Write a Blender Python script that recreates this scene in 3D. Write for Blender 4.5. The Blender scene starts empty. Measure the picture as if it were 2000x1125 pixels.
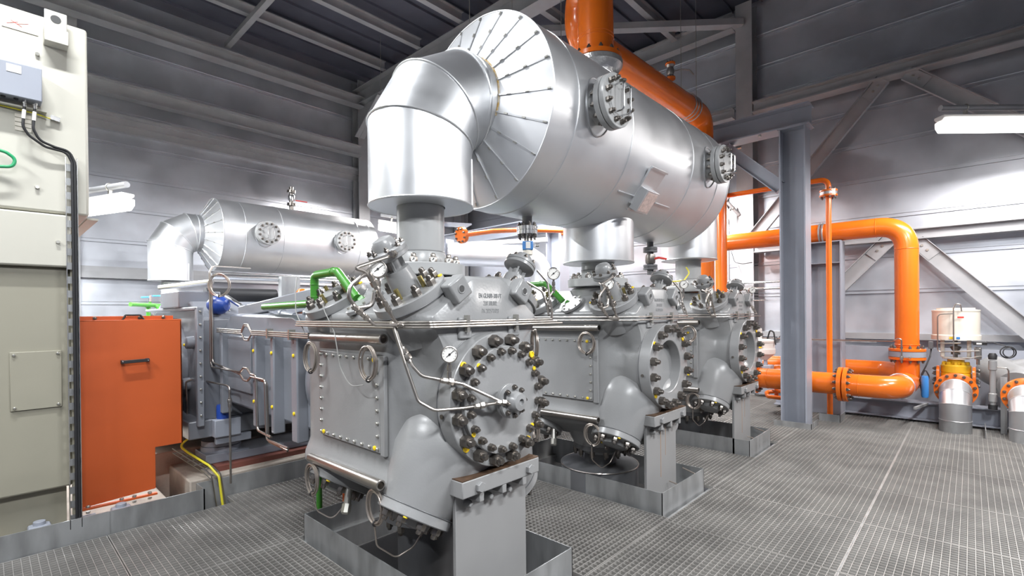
import bpy, math, random
from mathutils import Vector, Matrix
C = bpy.context.scene.collection
S = bpy.context.scene
R_ = math.radians
random.seed(7)
# ---------------------------------------------------------------- camera
cd = bpy.data.cameras.new('camera'); cam = bpy.data.objects.new('camera', cd); C.objects.link(cam)
S.camera = cam
YAW, PIT, ROL = .7504, -.0043, -.0101
fw = Vector((math.cos(YAW), math.sin(YAW), 0)); rt = Vector((math.sin(YAW), -math.cos(YAW), 0)); up = Vector((0, 0, 1))
fw2 = fw*math.cos(PIT)+up*math.sin(PIT); up2 = up*math.cos(PIT)-fw*math.sin(PIT)
r3 = rt*math.cos(ROL)+up2*math.sin(ROL); u3 = up2*math.cos(ROL)-rt*math.sin(ROL)
M = Matrix((r3, u3, -fw2)).transposed().to_4x4(); M.translation = Vector((0, 0, 1.6))
cam.matrix_world = M
cd.sensor_fit = 'HORIZONTAL'; cd.sensor_width = 36.0; cd.lens = 36.0*961.5/2000
cd.shift_y = (615.0-562.5)/2000.0; cd.clip_start = .05; cd.clip_end = 100
# ---------------------------------------------------------------- world, colour management, lights
w = bpy.data.worlds.new('world'); S.world = w; w.use_nodes = True
w.node_tree.nodes['Background'].inputs[0].default_value = (.75, .8, .9, 1)
w.node_tree.nodes['Background'].inputs[1].default_value = .1
S.view_settings.view_transform = 'Standard'; S.view_settings.look = 'None'
S.view_settings.gamma = 1; S.view_settings.use_curve_mapping = False
S.view_settings.exposure = 0.5
def lamp(p0, p1, watts, width=.12, col=(1, .985, .96), down=(0, 0, -1)):
    """a fluorescent tube's light: an area lamp just under the fixture body"""
    p0 = Vector(p0); p1 = Vector(p1); d = (p1-p0); l = d.length; d.normalize()
    ld = bpy.data.lights.new('tube_light', 'AREA'); ld.shape = 'RECTANGLE'; ld.size = l; ld.size_y = width
    ld.energy = watts; ld.color = (1, .955, .93) if (p0+p1).x/2 > 5 else (.95, .975, 1); ld.spread = R_(175)
    o = bpy.data.objects.new('tube_light', ld); C.objects.link(o)
    z = -Vector(down).normalized(); z = (z-d*z.dot(d)).normalized(); y = z.cross(d)
    m = Matrix((d, y, z)).transposed().to_4x4(); m.translation = (p0+p1)/2+Vector(down).normalized()*.125
    o.matrix_world = m
    return o
# seen fixtures and unseen ones, some added to brighten the hall (start, end, watts)
FIX = [((7.84, .256, 3.85), (8.86, -.834, 3.85), 100, 'long glowing fluorescent lamp on a pipe arm, upper right'),
       ((1.121, 7.0, 2.95), (.56, 8.45, 2.95), 230, 'glowing fluorescent lamp on a bracket beside the beige motor'),
       ((4.95, 7.9, 3.27), (5.7, 7.2, 3.1), 45, 'fluorescent lamp glimpsed behind the nearest grey nozzle pipe'),
       ((9.70, 3.56, 3.66), (9.86, 3.40, 3.42), 30, 'small glowing lamp by the far end of the big tank')]
FIXH = [((-.9, -.9, 4.3), (.5, -.9, 4.3), 210), ((2.3, -1.5, 4.3), (3.7, -1.5, 4.3), 210), ((5.4, -1.9, 4.3), (6.8, -1.9, 4.3), 180),
        ((-2.2, 2.0, 4.6), (-2.2, 3.4, 4.6), 130), ((4.3, 4.9, 4.5), (5.5, 4.9, 4.5), 170), ((5.65, 9.2, 4.6), (6.85, 9.2, 4.6), 300), ((8.35, 3.75, 4.1), (9.3, 3.75, 4.1), 130), ((-.6, 3.4, 5.5), (.6, 3.4, 5.5), 140), ((5.5, 4.3, 3.9), (6.9, 4.3, 3.9), 110), ((.3, 6.4, 5.0), (-.9, 6.4, 5.0), 300)]
# ---------------------------------------------------------------- helpers
def frame(d):
    d = Vector(d).normalized()
    a = Vector((0, 0, 1)) if abs(d.z) < .9 else Vector((1, 0, 0))
    x = a.cross(d).normalized(); y = d.cross(x)
    return x, y, d
class MB:
    def __init__(s): s.v = []; s.f = []
    def add(s, vs, fs):
        n = len(s.v); s.v += [Vector(p) for p in vs]; s.f += [tuple(n+i for i in f) for f in fs]; return s
    def box(s, x0, x1, y0, y1, z0, z1):
        vs = [(x, y, z) for z in (z0, z1) for y in (y0, y1) for x in (x0, x1)]
        return s.add(vs, [(0, 2, 3, 1), (4, 5, 7, 6), (0, 1, 5, 4), (2, 6, 7, 3), (0, 4, 6, 2), (1, 3, 7, 5)])
    def obox(s, c, ax, ay, az, hx, hy, hz):
        c = Vector(c); ax, ay, az = (Vector(a).normalized() for a in (ax, ay, az))
        vs = [c+ax*hx*i+ay*hy*j+az*hz*k for k in (-1, 1) for j in (-1, 1) for i in (-1, 1)]
        return s.add(vs, [(0, 2, 3, 1), (4, 5, 7, 6), (0, 1, 5, 4), (2, 6, 7, 3), (0, 4, 6, 2), (1, 3, 7, 5)])
    def bar(s, p0, p1, wdt, h, upv=(0, 0, 1)):
        p0 = Vector(p0); p1 = Vector(p1); d = p1-p0; u = Vector(upv); u = (u-d.normalized()*u.dot(d.normalized())).normalized()
        return s.obox((p0+p1)/2, d, d.cross(u), u, d.length/2, wdt/2, h/2)
    def ibeam(s, p0, p1, h, b, t=.012, tf=.018, upv=(0, 0, 1)):
        p0 = Vector(p0); p1 = Vector(p1); d = (p1-p0).normalized(); u = Vector(upv); u = (u-d*u.dot(d)).normalized()
        s.bar(p0, p1, t, h-2*tf, u)
        for k in (-1, 1): s.bar(p0+u*k*(h/2-tf/2), p1+u*k*(h/2-tf/2), b, tf, u)
        return s
    def lathe(s, prof, o, d, n=40, a0=0, cap=True):
        """prof: (radius, distance along d)"""
        o = Vector(o); x, y, d = frame(d); m = len(prof); vs = []
        for r, h in prof:
            for i in range(n):
                a = 2*math.pi*i/n+a0
                vs.append(o+d*h+(x*math.cos(a)+y*math.sin(a))*r)
        fs = [(j*n+i, j*n+(i+1) % n, (j+1)*n+(i+1) % n, (j+1)*n+i) for j in range(m-1) for i in range(n)]
        if cap:
            if prof[0][0] > 1e-5: fs.append(tuple(range(n))[::-1])
            if prof[-1][0] > 1e-5: fs.append(tuple((m-1)*n+i for i in range(n)))
        return s.add(vs, fs)
    def cyl(s, p0, p1, r, n=24, r1=None, a0=0):
        p0 = Vector(p0); d = Vector(p1)-p0
        return s.lathe([(r, 0), (r if r1 is None else r1, d.length)], p0, d, n, a0)
    def hexa(s, p, d, af, h): return s.lathe([(af/math.sqrt(3), 0), (af/math.sqrt(3), h*.85), (af/math.sqrt(3)*.88, h)], p, d, 6)
    def tube(s, pts, r, n=12, bend=None, k=5, closed=False):
        pts = [Vector(p) for p in pts]
        if bend and len(pts) > 2 and not closed:
            out = [pts[0]]
            for a, b, c in zip(pts, pts[1:], pts[2:]):
                u = (a-b); v = (c-b); lu, lv = u.length, v.length
                if lu < 1e-6 or lv < 1e-6: continue
                u /= lu; v /= lv
                ang = u.angle(v)
                t = min(bend/math.tan(max(ang, .05)/2) if ang < 3.1 else 0, lu*.48, lv*.48)
                if t < 1e-4: out.append(b); continue
                q0 = b+u*t; q1 = b+v*t
                for i in range(k+1):
                    e = i/k; out.append(q0*(1-e)**2+b*2*e*(1-e)+q1*e*e)
            out.append(pts[-1]); pts = out
        m = len(pts); tang = []
        for i in range(m):
            if closed: t = pts[(i+1) % m]-pts[i-1]
            elif i == 0: t = pts[1]-pts[0]
            elif i == m-1: t = pts[-1]-pts[-2]
            else: t = (pts[i+1]-pts[i]).normalized()+(pts[i]-pts[i-1]).normalized()
            tang.append(t.normalized())
        x, y, _ = frame(tang[0]); vs = []
        for i in range(m):
            if i:
                q = tang[i-1].rotation_difference(tang[i]); x = q @ x
            x = (x-tang[i]*x.dot(tang[i])).normalized(); y = tang[i].cross(x)
            sc = 1.0
            if not closed and 0 < i < m-1:
                ca = (pts[i+1]-pts[i]).normalized().dot(tang[i]); sc = 1/max(ca, .6)
            for j in range(n):
                a = 2*math.pi*j/n; vs.append(pts[i]+(x*math.cos(a)+y*math.sin(a))*r)
        fs = [(i*n+j, i*n+(j+1) % n, ((i+1) % m)*n+(j+1) % n, ((i+1) % m)*n+j) for i in range(m if closed else m-1) for j in range(n)]
        if not closed: fs += [tuple(range(n))[::-1], tuple((m-1)*n+j for j in range(n))]
        return s.add(vs, fs)
    def ring(s, c, d, R, r, n=48, k=6):
        x, y, d = frame(d); c = Vector(c)
        return s.tube([c+(x*math.cos(2*math.pi*i/n)+y*math.sin(2*math.pi*i/n))*R for i in range(n)], r, k, closed=True)
    def prism(s, poly, axis, a0, a1):
        """poly in the two other axes (order x,y,z)"""
        def P(u, v, t): return {'x': (t, u, v), 'y': (u, t, v), 'z': (u, v, t)}[axis]
        n = len(poly); vs = [P(u, v, a0) for u, v in poly]+[P(u, v, a1) for u, v in poly]
        fs = [tuple(range(n)), tuple(range(2*n-1, n-1, -1))]+[(i, n+i, n+(i+1) % n, (i+1) % n) for i in range(n)]
        return s.add(vs, fs)
    def mesh(s, name, mt, org=(0, 0, 0), ang=35):
        me = bpy.data.meshes.new(name); o = Vector(org)
        me.from_pydata([v-o for v in s.v], [], s.f); me.update()
        import bmesh
        b = bmesh.new(); b.from_mesh(me); bmesh.ops.recalc_face_normals(b, faces=b.faces); b.to_mesh(me); b.free()
        me.polygons.foreach_set('use_smooth', [True]*len(me.polygons))
        me.set_sharp_from_angle(angle=R_(ang))
        me.materials.append(mt); return me
    def build(s, name, mt, parent=None, bevel=0, ang=35):
        org = ORG.get(parent.name, (0, 0, 0)) if parent else (0, 0, 0)
        me = s.mesh(name, mt, org, ang)
        o = bpy.data.objects.new(name, me); C.objects.link(o)
        if parent:
            o.parent = parent; ORG[o.name] = org
        if bevel:
            m = o.modifiers.new('bevel', 'BEVEL'); m.width = bevel; m.segments = 2; m.limit_method = 'ANGLE'; m.angle_limit = R_(40)
        return o
ORG = {}
def thing(name, label, cat, loc=(0, 0, 0), group=None):
    o = bpy.data.objects.new(name, None); C.objects.link(o); o.location = loc; o.empty_display_size = .1
    o['label'] = label; o['category'] = cat
    if group: o['group'] = group
    ORG[o.name] = loc
    return o
def tag(o, label, cat, group=None, kind=None):
    o['label'] = label; o['category'] = cat
    if group: o['group'] = group
    if kind: o['kind'] = kind
    return o
def struct(o): o['kind'] = 'structure'; return o
PROTO = {}
def inst(key, maker, name, mt, parent, p, d, x=None):
    """a repeated small part (nut, screw): its own object with shared mesh data, base at p, axis d"""
    if key not in PROTO: PROTO[key] = maker().mesh(name, mt)
    o = bpy.data.objects.new(name, PROTO[key]); C.objects.link(o); o.parent = parent
    ORG[o.name] = ORG.get(parent.name, (0, 0, 0))
    ax, ay, az = frame(d)
    if x is not None:
        ax = Vector(x); ax = (ax-az*ax.dot(az)).normalized(); ay = az.cross(ax)
    m = Matrix((ax, ay, az)).transposed().to_4x4(); m.translation = Vector(p)-Vector(ORG.get(parent.name, (0, 0, 0)))
    o.matrix_local = m
    return o
# ---------------------------------------------------------------- materials
def mat(name, col, rough=.5, metal=0.0, var=.0, scale=6.0, bump=0.0, bscale=60, rvar=.0, stretch=None, col2=None, coat=0, emit=None):
    m = bpy.data.materials.new(name); m.use_nodes = True; nt = m.node_tree; b = nt.nodes['Principled BSDF']
    b.inputs['Base Color'].default_value = (*col, 1); b.inputs['Roughness'].default_value = rough; b.inputs['Metallic'].default_value = metal
    if coat: b.inputs['Coat Weight'].default_value = coat; b.inputs['Coat Roughness'].default_value = .12
    if emit:
        b.inputs['Emission Color'].default_value = (*emit[0], 1); b.inputs['Emission Strength'].default_value = emit[1]
    if var or rvar or bump:
        tc = nt.nodes.new('ShaderNodeTexCoord'); mp = nt.nodes.new('ShaderNodeMapping'); nt.links.new(tc.outputs['Object'], mp.inputs[0])
        if stretch: mp.inputs['Scale'].default_value = stretch
        nz = nt.nodes.new('ShaderNodeTexNoise'); nz.inputs['Scale'].default_value = scale; nz.inputs['Detail'].default_value = 5; nt.links.new(mp.outputs[0], nz.inputs['Vector'])
        if var:
            cr = nt.nodes.new('ShaderNodeValToRGB'); c2 = col2 or tuple(c*(1-var) for c in col)
            cr.color_ramp.elements[0].position = .38; cr.color_ramp.elements[1].position = .62
            cr.color_ramp.elements[0].color = (*c2, 1); cr.color_ramp.elements[1].color = (*col, 1)
            nt.links.new(nz.outputs['Fac'], cr.inputs[0]); nt.links.new(cr.outputs[0], b.inputs['Base Color'])
        if rvar:
            mr = nt.nodes.new('ShaderNodeMapRange'); mr.inputs[3].default_value = rough-rvar; mr.inputs[4].default_value = rough+rvar
            mr.inputs[1].default_value = .3; mr.inputs[2].default_value = .7
            nt.links.new(nz.outputs['Fac'], mr.inputs[0]); nt.links.new(mr.outputs[0], b.inputs['Roughness'])
        if bump:
            n2 = nt.nodes.new('ShaderNodeTexNoise'); n2.inputs['Scale'].default_value = bscale; nt.links.new(mp.outputs[0], n2.inputs['Vector'])
            bp = nt.nodes.new('ShaderNodeBump'); bp.inputs['Strength'].default_value = bump; bp.inputs['Distance'].default_value = .01
            nt.links.new(n2.outputs['Fac'], bp.inputs['Height']); nt.links.new(bp.outputs[0], b.inputs['Normal'])
    return m
GREY = mat('machine_grey', (.262, .264, .266), .3, 0, .06, 4, .04, 90)
GREYC = mat('cast_grey', (.250, .253, .255), .29, 0, .06, 3, .06, 70)
GREYN = mat('light_grey_paint', (.38, .385, .385), .3, 0, .05, 4)
CRK = mat('crankcase_grey', (.225, .238, .268), .27, 0, .08, 3)
GREYD = mat('dark_grey_paint', (.11, .112, .118), .4, 0, .1, 5)  # dark grey for joint seams, pit pipes and small valve parts
GREYB = mat('blue_grey_steel', (.30, .32, .37), .38, 0, .06, 3)
POSTG = mat('post_grey', (.25, .25, .25), .45, 0, .05, 3)
ALU = mat('aluminium_jacket', (.72, .73, .745), .43, .85, .05, 3, .02, 8, .05)
ALU2 = mat('bright_aluminium_jacket', (.62, .63, .645), .4, .88, .05, 4, .02, 8, .05)
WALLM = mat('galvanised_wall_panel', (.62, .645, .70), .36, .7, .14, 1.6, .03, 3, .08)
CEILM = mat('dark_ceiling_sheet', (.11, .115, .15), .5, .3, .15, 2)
BEAMM = mat('galvanised_beam', (.42, .425, .44), .42, .35, .12, 3)
GALV = mat('galvanised_plate', (.44, .45, .455), .42, .6, .25, 9, 0, 60, .1, (1, 1, .25))
GRATE = mat('galvanised_grating', (.40, .385, .365), .45, .4, .22, 3)
ORANGE = mat('orange_pipe_paint', (.80, .165, .012), .25, 0, .04, 3, coat=.3)
ORANGEG = mat('orange_guard_paint', (.55, .10, .022), .42, 0, .07, 2)
BEIGE = mat('beige_cabinet_paint', (.52, .505, .44), .45, 0, .03, 2)
BEIGED = mat('olive_beige_paint', (.30, .285, .225), .45, 0, .05, 2)
STEEL = mat('stainless_tube', (.44, .41, .38), .3, .95, .1, 6)
CHROME = mat('bright_steel', (.7, .7, .7), .2, .95)
BOLT = mat('dark_steel_bolt', (.24, .22, .20), .3, .85, .3, 20)
BOLTL = mat('zinc_bolt', (.5, .49, .45), .32, .85)
BRASS = mat('olive_brass', (.36, .30, .12), .35, .8)
YEL = mat('yellow_cap', (.85, .6, .02), .4)
YELV = mat('yellow_valve_paint', (.78, .47, .02), .4)
GREEN = mat('green_pipe_paint', (.05, .22, .028), .28)
BLUE = mat('blue_cap', (.02, .06, .30), .35)
BLUEL = mat('light_blue_paint', (.035, .19, .50), .4)
BLACK = mat('black_rubber', (.02, .02, .022), .5)
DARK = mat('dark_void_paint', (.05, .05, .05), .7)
CONC = mat('concrete', (.40, .35, .30), .85, 0, .25, 5, .3, 40)
REDP = mat('red_oxide_primer', (.17, .055, .04), .6, 0, .2, 6)
RUST = mat('rusty_steel', (.10, .055, .03), .7, .2, .4, 14)
CREAM = mat('cream_paint', (.74, .70, .61), .4)
WHITE = mat('white_enamel', (.72, .71, .68), .35)
LAMPW = mat('lamp_diffuser', (.95, .95, .95), .4, emit=((1, .98, .95), 4.5))
RED = mat('red_handle', (.65, .05, .04), .4)
YCAB = mat('yellow_cable', (.62, .55, .03), .45)
GCAB = mat('green_cable', (.02, .30, .12), .4)
CABL = mat('grey_cable', (.25, .25, .24), .4)
COIL = mat('coiled_steel_cable', (.42, .37, .33), .35, .8)
PINKL = mat('pinkish_label', (.62, .48, .44), .45, 0, .25, 40)
SILV = mat('silver_tape', (.6, .6, .6), .3, .7, .1, 20, .3, 60)
# ================================================================ ROOM
def wallpanels(name, axis, pos, a0, a1, z0, z1, ribs, sgn, mt=None):
    """flat sheet with horizontal pressed ribs; axis = normal axis, sgn = side the room is on"""
    m = MB(); n = len(ribs)
    def bx(u0, u1, z_0, z_1, t0, t1):
        if axis == 'y': m.box(u0, u1, min(t0, t1), max(t0, t1), z_0, z_1)
        else: m.box(min(t0, t1), max(t0, t1), u0, u1, z_0, z_1)
    bx(a0, a1, z0, z1, pos, pos-sgn*.06)
    for z in ribs:
        bx(a0, a1, z-.035, z+.035, pos, pos+sgn*.012)
        bx(a0, a1, z-.035, z-.020, pos, pos+sgn*.030)
        bx(a0, a1, z+.022, z+.035, pos, pos+sgn*.030)
    return struct(m.build(name, mt or WALLM))
RIB = [1.86, 3.0, 3.6, 4.2, 4.8, 5.4, 6.0, 6.6]
wallpanels('wall_left', 'y', 11.6, -5, 10.4, -2.2, 7.6, RIB, -1)
wallpanels('wall_right', 'x', 10.3, -5, 11.7, -2.2, 7.6, [1.9, 2.50, 3.15, 3.80, 4.40, 5.0, 5.7, 6.3, 6.9], -1)
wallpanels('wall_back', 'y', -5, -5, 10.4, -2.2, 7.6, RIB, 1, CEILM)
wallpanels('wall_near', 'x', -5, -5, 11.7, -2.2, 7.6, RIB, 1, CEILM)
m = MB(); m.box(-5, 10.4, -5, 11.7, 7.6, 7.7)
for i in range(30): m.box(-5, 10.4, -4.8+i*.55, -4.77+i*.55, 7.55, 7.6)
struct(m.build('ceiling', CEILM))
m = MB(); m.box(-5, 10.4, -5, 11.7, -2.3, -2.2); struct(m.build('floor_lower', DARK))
# sill profiles and plinth
m = MB(); m.box(-5, 10.3, 11.42, 11.6, 2.30, 2.42); m.box(-5, 10.3, 11.54, 11.6, 2.30, 2.52); struct(m.build('trim_1', BEAMM))
m = MB(); m.box(10.16, 10.3, -5, 11.6, 1.10, 1.2); struct(m.build('trim_2', BEAMM))
# dark recessed band above the left panels
m = MB()
for y, z0, z1 in ((11.48, 5.02, 5.14), (11.40, 5.14, 5.24), (11.34, 5.24, 5.30)): m.box(-5, 10.2, y, 11.6, z0, z1)
struct(m.build('trim_3', BEAMM))
# columns
def column(name, x, y, h, axis, size=.3, z0=-.3):
    m = MB(); m.ibeam((x, y, z0), (x, y, h), size, size, .012, .02, upv=(1, 0, 0) if axis == 'x' else (0, 1, 0)); return m
o = column('c', 6.62, 11.40, 7.5, 'y').build('wall_column', BEAMM); tag(o, 'grey steel column on the left wall behind the nearest elbow', 'column')
o = column('c', 10.14, 3.17, 7.5, 'x').build('wall_column', BEAMM); tag(o, 'tall steel column on the right wall left of the portal post', 'column')
o = column('c', 1.0, 11.45, 7.5, 'y').build('wall_column', BEAMM); tag(o, 'steel column on the left wall hidden by the motor', 'column')
o = column('c', 10.0, 11.42, 7.5, 'x').build('wall_column', BEAMM); tag(o, 'steel column in the far corner of the hall', 'column')
# wall beams
def beam(name, p0, p1, h, b, label, mt=None, cat='beam', t=.012, tf=.018, upv=(0, 0, 1)):
    m = MB(); m.ibeam(p0, p1, h, b, t, tf, upv); return tag(m.build(name, mt or BEAMM), label, cat)
beam('wall_beam', (-4.9, 11.18, 5.67), (6.47, 11.18, 5.67), .26, .2, 'pale steel beam along the left wall above the bright panels')
beam('wall_beam', (-4.9, 11.1, 6.86), (6.5, 11.1, 6.86), .24, .26, 'dark purlin beam where the left wall meets the roof')
beam('wall_beam', (6.76, 11.18, 5.67), (9.8, 11.18, 5.67), .26, .2, 'steel beam on the left wall right of the wall column')
beam('wall_beam', (10.0, -4.9, 5.42), (10.0, 3.0, 5.42), .2, .26, 'upper steel wall beam above the V brace on the right wall')
beam('wall_beam', (10.0, -4.9, 2.77), (10.0, 3.0, 2.77), .17, .24, 'lower steel wall beam level with the orange pipe bend')
beam('wall_beam', (10.0, 3.35, 5.42), (10.0, 11.3, 5.42), .2, .26, 'steel wall beam behind the big orange overhead pipe')
beam('eaves_beam', (10.0, 3.35, 7.2), (10.0, 11.3, 7.2), .3, .22, 'eaves beam under the roof left of the tall right column')
# braces
def brace(p0, p1, label, w=.21):
    m = MB(); p0 = Vector(p0); p1 = Vector(p1); d = (p1-p0).normalized(); n = Vector((1, 0, 0)); s = d.cross(n)
    m.obox((p0+p1)/2, d, s, n, (p1-p0).length/2, w/2, .006)
    for k in (-1, 1): m.obox((p0+p1)/2+s*k*w/2-n*.035, d, s, n, (p1-p0).length/2, .005, .04)
    r = thing('wall_brace', label, 'brace', tuple(p0)); o = m.build('channel', BEAMM, r)
    g = MB(); g.obox(p0+d*.16-n*.02, d, s, n, .17, w/2-.012, .006); g.build('gusset_plate', BEAMM, r)
    for k in (.1, .2): inst('brb', lambda: MB().hexa((0, 0, 0), (0, 0, 1), .035, .02), 'bolt', BOLTL, r, p0+d*k-n*.026, (-1, 0, 0))
brace((10.0, 1.03, 5.32), (10.0, 2.98, 3.02), 'left arm of the upper V brace on the right wall')
brace((10.0, .72, 5.32), (10.0, -1.9, 2.9), 'right arm of the upper V brace, passing behind the long lamp')
brace((10.0, .98, 2.70), (10.0, 3.0, .5), 'left arm of the lower V brace behind the orange riser')
brace((10.0, .62, 2.66), (10.0, -1.6, .1), 'right arm of the lower V brace behind the cream actuator')
# roof steel
for x, lab in ((6.5, 'main roof rafter running from the left wall column over the big tank'),):
    m = MB(); m.ibeam((x, 11.3, 7.0), (x, -4.9, 7.0), .4, .3); r = tag(m.build('roof_rafter', BEAMM), lab, 'rafter')
m = MB(); m.prism([(11.27, 6.0), (11.27, 6.8), (10.2, 6.8)], 'x', 6.49, 6.51); m.bar((6.5, 11.25, 6.05), (6.5, 10.2, 6.78), .26, .02, (0, 1, 1)); tag(m.build('haunch_plate', BEAMM), 'haunch joining the left wall column to the roof rafter', 'bracket')
for i, y in enumerate((9.9, 8.55, 7.2, 5.85, 4.5, 3.15, 1.8, .45)):
    m = MB(); m.ibeam((-4.9, y, 7.33), (6.38, y, 7.33), .2, .12); o = m.build('roof_purlin', BEAMM)
    tag(o, ['roof purlin nearest the left wall', 'second roof purlin from the left wall', 'third roof purlin from the left wall', 'fourth roof purlin from the left wall', 'fifth roof purlin from the left wall', 'sixth roof purlin, above the big tank', 'seventh roof purlin, above the big tank end', 'roof purlin nearest the viewer'][i], 'purlin', 'roof purlins')
    if y > 4:
        m = MB(); m.ibeam((6.62, y, 7.33), (9.9, y, 7.33), .2, .12); tag(m.build('roof_purlin', BEAMM), 'roof purlin right of the rafter, %s from the left wall' % ['first', 'second', 'third', 'fourth', 'fifth'][i], 'purlin', 'roof purlins right of the rafter')
m = MB(); m.bar((3.45, 11.1, 7.12), (3.45, 4.0, 7.12), .1, .1); tag(m.build('roof_brace', BEAMM), 'roof tie bar crossing under the purlins at upper left', 'beam')
m = MB(); m.bar((10.0, 3.2, 7.12), (6.6, 7.2, 7.12), .18, .12); tag(m.build('roof_brace', BEAMM), 'diagonal roof brace running from the top of the tall right column', 'beam')
# ================================================================ GRATING FLOOR
def grating(x0, x1, y0, y1):
    m = MB(); t = .0017; d = .03
    for a, b, lo, hi, ax in ((x0, x1, y0, y1, 'x'), (y0, y1, x0, x1, 'y')):
        n = max(1, round((b-a)/.0405)); st = (b-a)/n
        for i in range(n+1):
            c = a+i*st; e = .0025 if i in (0, n) else t
            if ax == 'x': m.box(c-e, c+e, lo, hi, -d, 0 if i in (0, n) else -.001)
            else: m.box(lo, hi, c-e, c+e, -(d if i in (0, n) else .022), 0)
    o = m.build('floor', GRATE); struct(o)
g = .006
cols = [-1.2, -.3, .56, 1.45, 2.42, 3.54, 4.47, 5.38, 6.5, 7.5, 8.45, 9.3, 10.15]
for x0, x1 in zip(cols, cols[1:]):
    for y0, y1 in ((-1.7, -.55), (-.55, .6), (.6, 1.72)):
        if y1 < 0 and x0 > 5.3 and y1 < -.5 and x0 > 8: continue
        grating(x0+g, x1-g, y0+g, y1-g)
for x0, x1 in ((-1.2, -.3), (-.3, .6), (.6, 1.53)): grating(x0+g, x1-g, 1.72+g, 2.6); grating(x0+g, x1-g, 2.6+g, 3.54)
for x0, x1 in ((2.46, 3.60), (4.51, 5.70), (6.56, 7.5), (7.5, 8.4), (8.4, 9.3), (9.3, 10.15)): grating(x0+g, x1-g, 1.72+g, 2.6); grating(x0+g, x1-g, 2.6+g, 3.54)
for x0, x1 in ((-1.2, -.3), (-.3, .6), (.6, 1.45), (1.45, 2.3), (2.3, 3.2), (3.2, 4.2), (4.2, 5.2), (5.2, 6.2), (6.2, 7.5)): grating(x0+g, x1-g, 3.55, 4.63 if x0 < 1.2 else 4.83)
for x0, x1 in ((7.5, 8.8), (8.8, 10.15)):
    for y0, y1 in ((3.55, 4.8), (4.8, 6.0), (6.0, 7.2)): grating(x0+g, x1-g, y0, y1-g)
for x0, x1 in ((-1.2, 1.45), (1.45, 4.5), (4.5, 7.5), (7.5, 10.15)): grating(x0+g, x1-g, 8.0, 9.6)
# support beams under the grating
m = MB()
for y in (-.55, .6, 1.72, 3.55): m.box(-1.2, 10.15, y-.05, y+.05, -.2, -.036)
for y in (-.55, .6): m.box(-1.2, 10.15, y-.004, y+.004, -.036, -.004)
struct(m.build('floor_support', GALV))
# curbs
m = MB(); m.box(-1.5, 1.235, 4.655, 4.665, -.1, .165); m.box(1.225, 1.235, 4.655, 4.86, -.1, .165); m.box(1.225, 7.4, 4.855, 4.865, -.1, .165); m.box(.612, .618, 4.650, 4.656, -.02, .165)
tag(m.build('kick_plate', GALV), 'long galvanised kick plate stepping along the motor and crankcase foundation', 'kick plate')
for i, (x0, x1, lab) in enumerate(((1.565, 2.44, 'galvanised pit curb around the nearest cylinder'), (3.64, 4.47, 'galvanised pit curb around the middle cylinder'), (5.74, 6.5, 'galvanised pit curb around the farthest cylinder'))):
    m = MB(); t = .006; z0, z1 = -.12, .16; ya, yb = 1.79, 3.54
    m.box(x0, x0+t, ya, yb, z0, z1); m.box(x1-t, x1, ya, yb, z0, z1); m.box(x0, x1, ya, ya+t, z0, z1); m.box(x0, x1, yb-t, yb, z0, z1)
    tag(m.build('pit_curb', GALV), lab, 'curb', 'pit curbs')
# things below the grating
def below(name, pts, r, mt, lab): tag(MB().tube(pts, r, 20, bend=.3).build(name, mt), lab, 'pipe')
below('insulated_pipe', [(2.9, .55, -.55), (6.8, -.9, -.55)], .13, ALU2, 'silver pipe seen through the grating at lower right')
below('insulated_pipe', [(4.2, 1.0, -1.1), (10, 1.0, -1.1)], .14, ALU, 'silver pipe deep under the grating near the portal post')
below('orange_pipe_below', [(4.0, -.1, -.9), (10, -.1, -.9)], .05, ORANGE, 'thin orange pipe glimpsed under the grating')
below('cable_duct', [(-1, 3.2, -.4), (1.4, 3.2, -.4)], .07, BEIGED, 'pale duct under the grating in front of the motor')
m = MB(); m.box(3.9, 5.3, .95, 1.5, -.62, -.58); tag(m.build('concrete_ledge', CONC), 'pale ledge lit below the grating', 'ledge')
LOW = ((4.4, .2, -.75), (5.8, .2, -.75), 45)
# ================================================================ LAMPS
def fixture(p0, p1, watts, lab, arm=True, ext=.1, rods=0):
    p0 = Vector(p0); p1 = Vector(p1); d = (p1-p0).normalized(); s = d.cross(Vector((0, 0, 1))).normalized(); u = s.cross(d)
    r = thing('fluorescent_lamp', lab, 'lamp', tuple(p0))
    l = (p1-p0).length; c = (p0+p1)/2
    def trough(n_, hw, z0, z1, e):
        m = MB(); pr = [(-hw, z1), (-hw, (z0+z1)/2), (-hw*.55, z0), (hw*.55, z0), (hw, (z0+z1)/2), (hw, z1)]
        vs = [p0-d*e+s*a+u*b for a, b in pr]+[p1+d*e+s*a+u*b for a, b in pr]; k = len(pr)
        m.add(vs, [tuple(range(k)), tuple(range(2*k-1, k-1, -1))]+[(i, k+i, k+(i+1) % k, (i+1) % k) for i in range(k)]); return m
    trough('d', .085, -.14, -.005, 0).build('diffuser', LAMPW, r, .01)
    trough('h', .07, -.01, .05, .02).build('housing', WHITE, r, .008)
    if arm:
        m = MB(); m.tube([p0+u*.15-d*.0, p1+u*.15+d*ext], .035, 12); m.build('carrier_pipe', BEAMM, r)
        for k in (.2, .75):
            q = p0+d*l*k; m = MB(); m.bar(q+u*.04, q+u*.12, .03, .03, tuple(d)); m.ring(q+u*.15, d, .042, .006, 16); m.build('clamp', BOLTL, r)
    if rods:
        for k in (.15, .85): q = p0+d*l*k; MB().cyl(q+u*.05, (q.x, q.y, 7.56), .006, 8).build('hanger_rod', BOLTL, r)
    lamp(tuple(p0-u*.03), tuple(p1-u*.03), watts)
for (a, b, e, l), x_ in zip(FIX, (2.0, 3.3, .1, .1)): fixture(a, b, e, l, True, x_)
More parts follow.
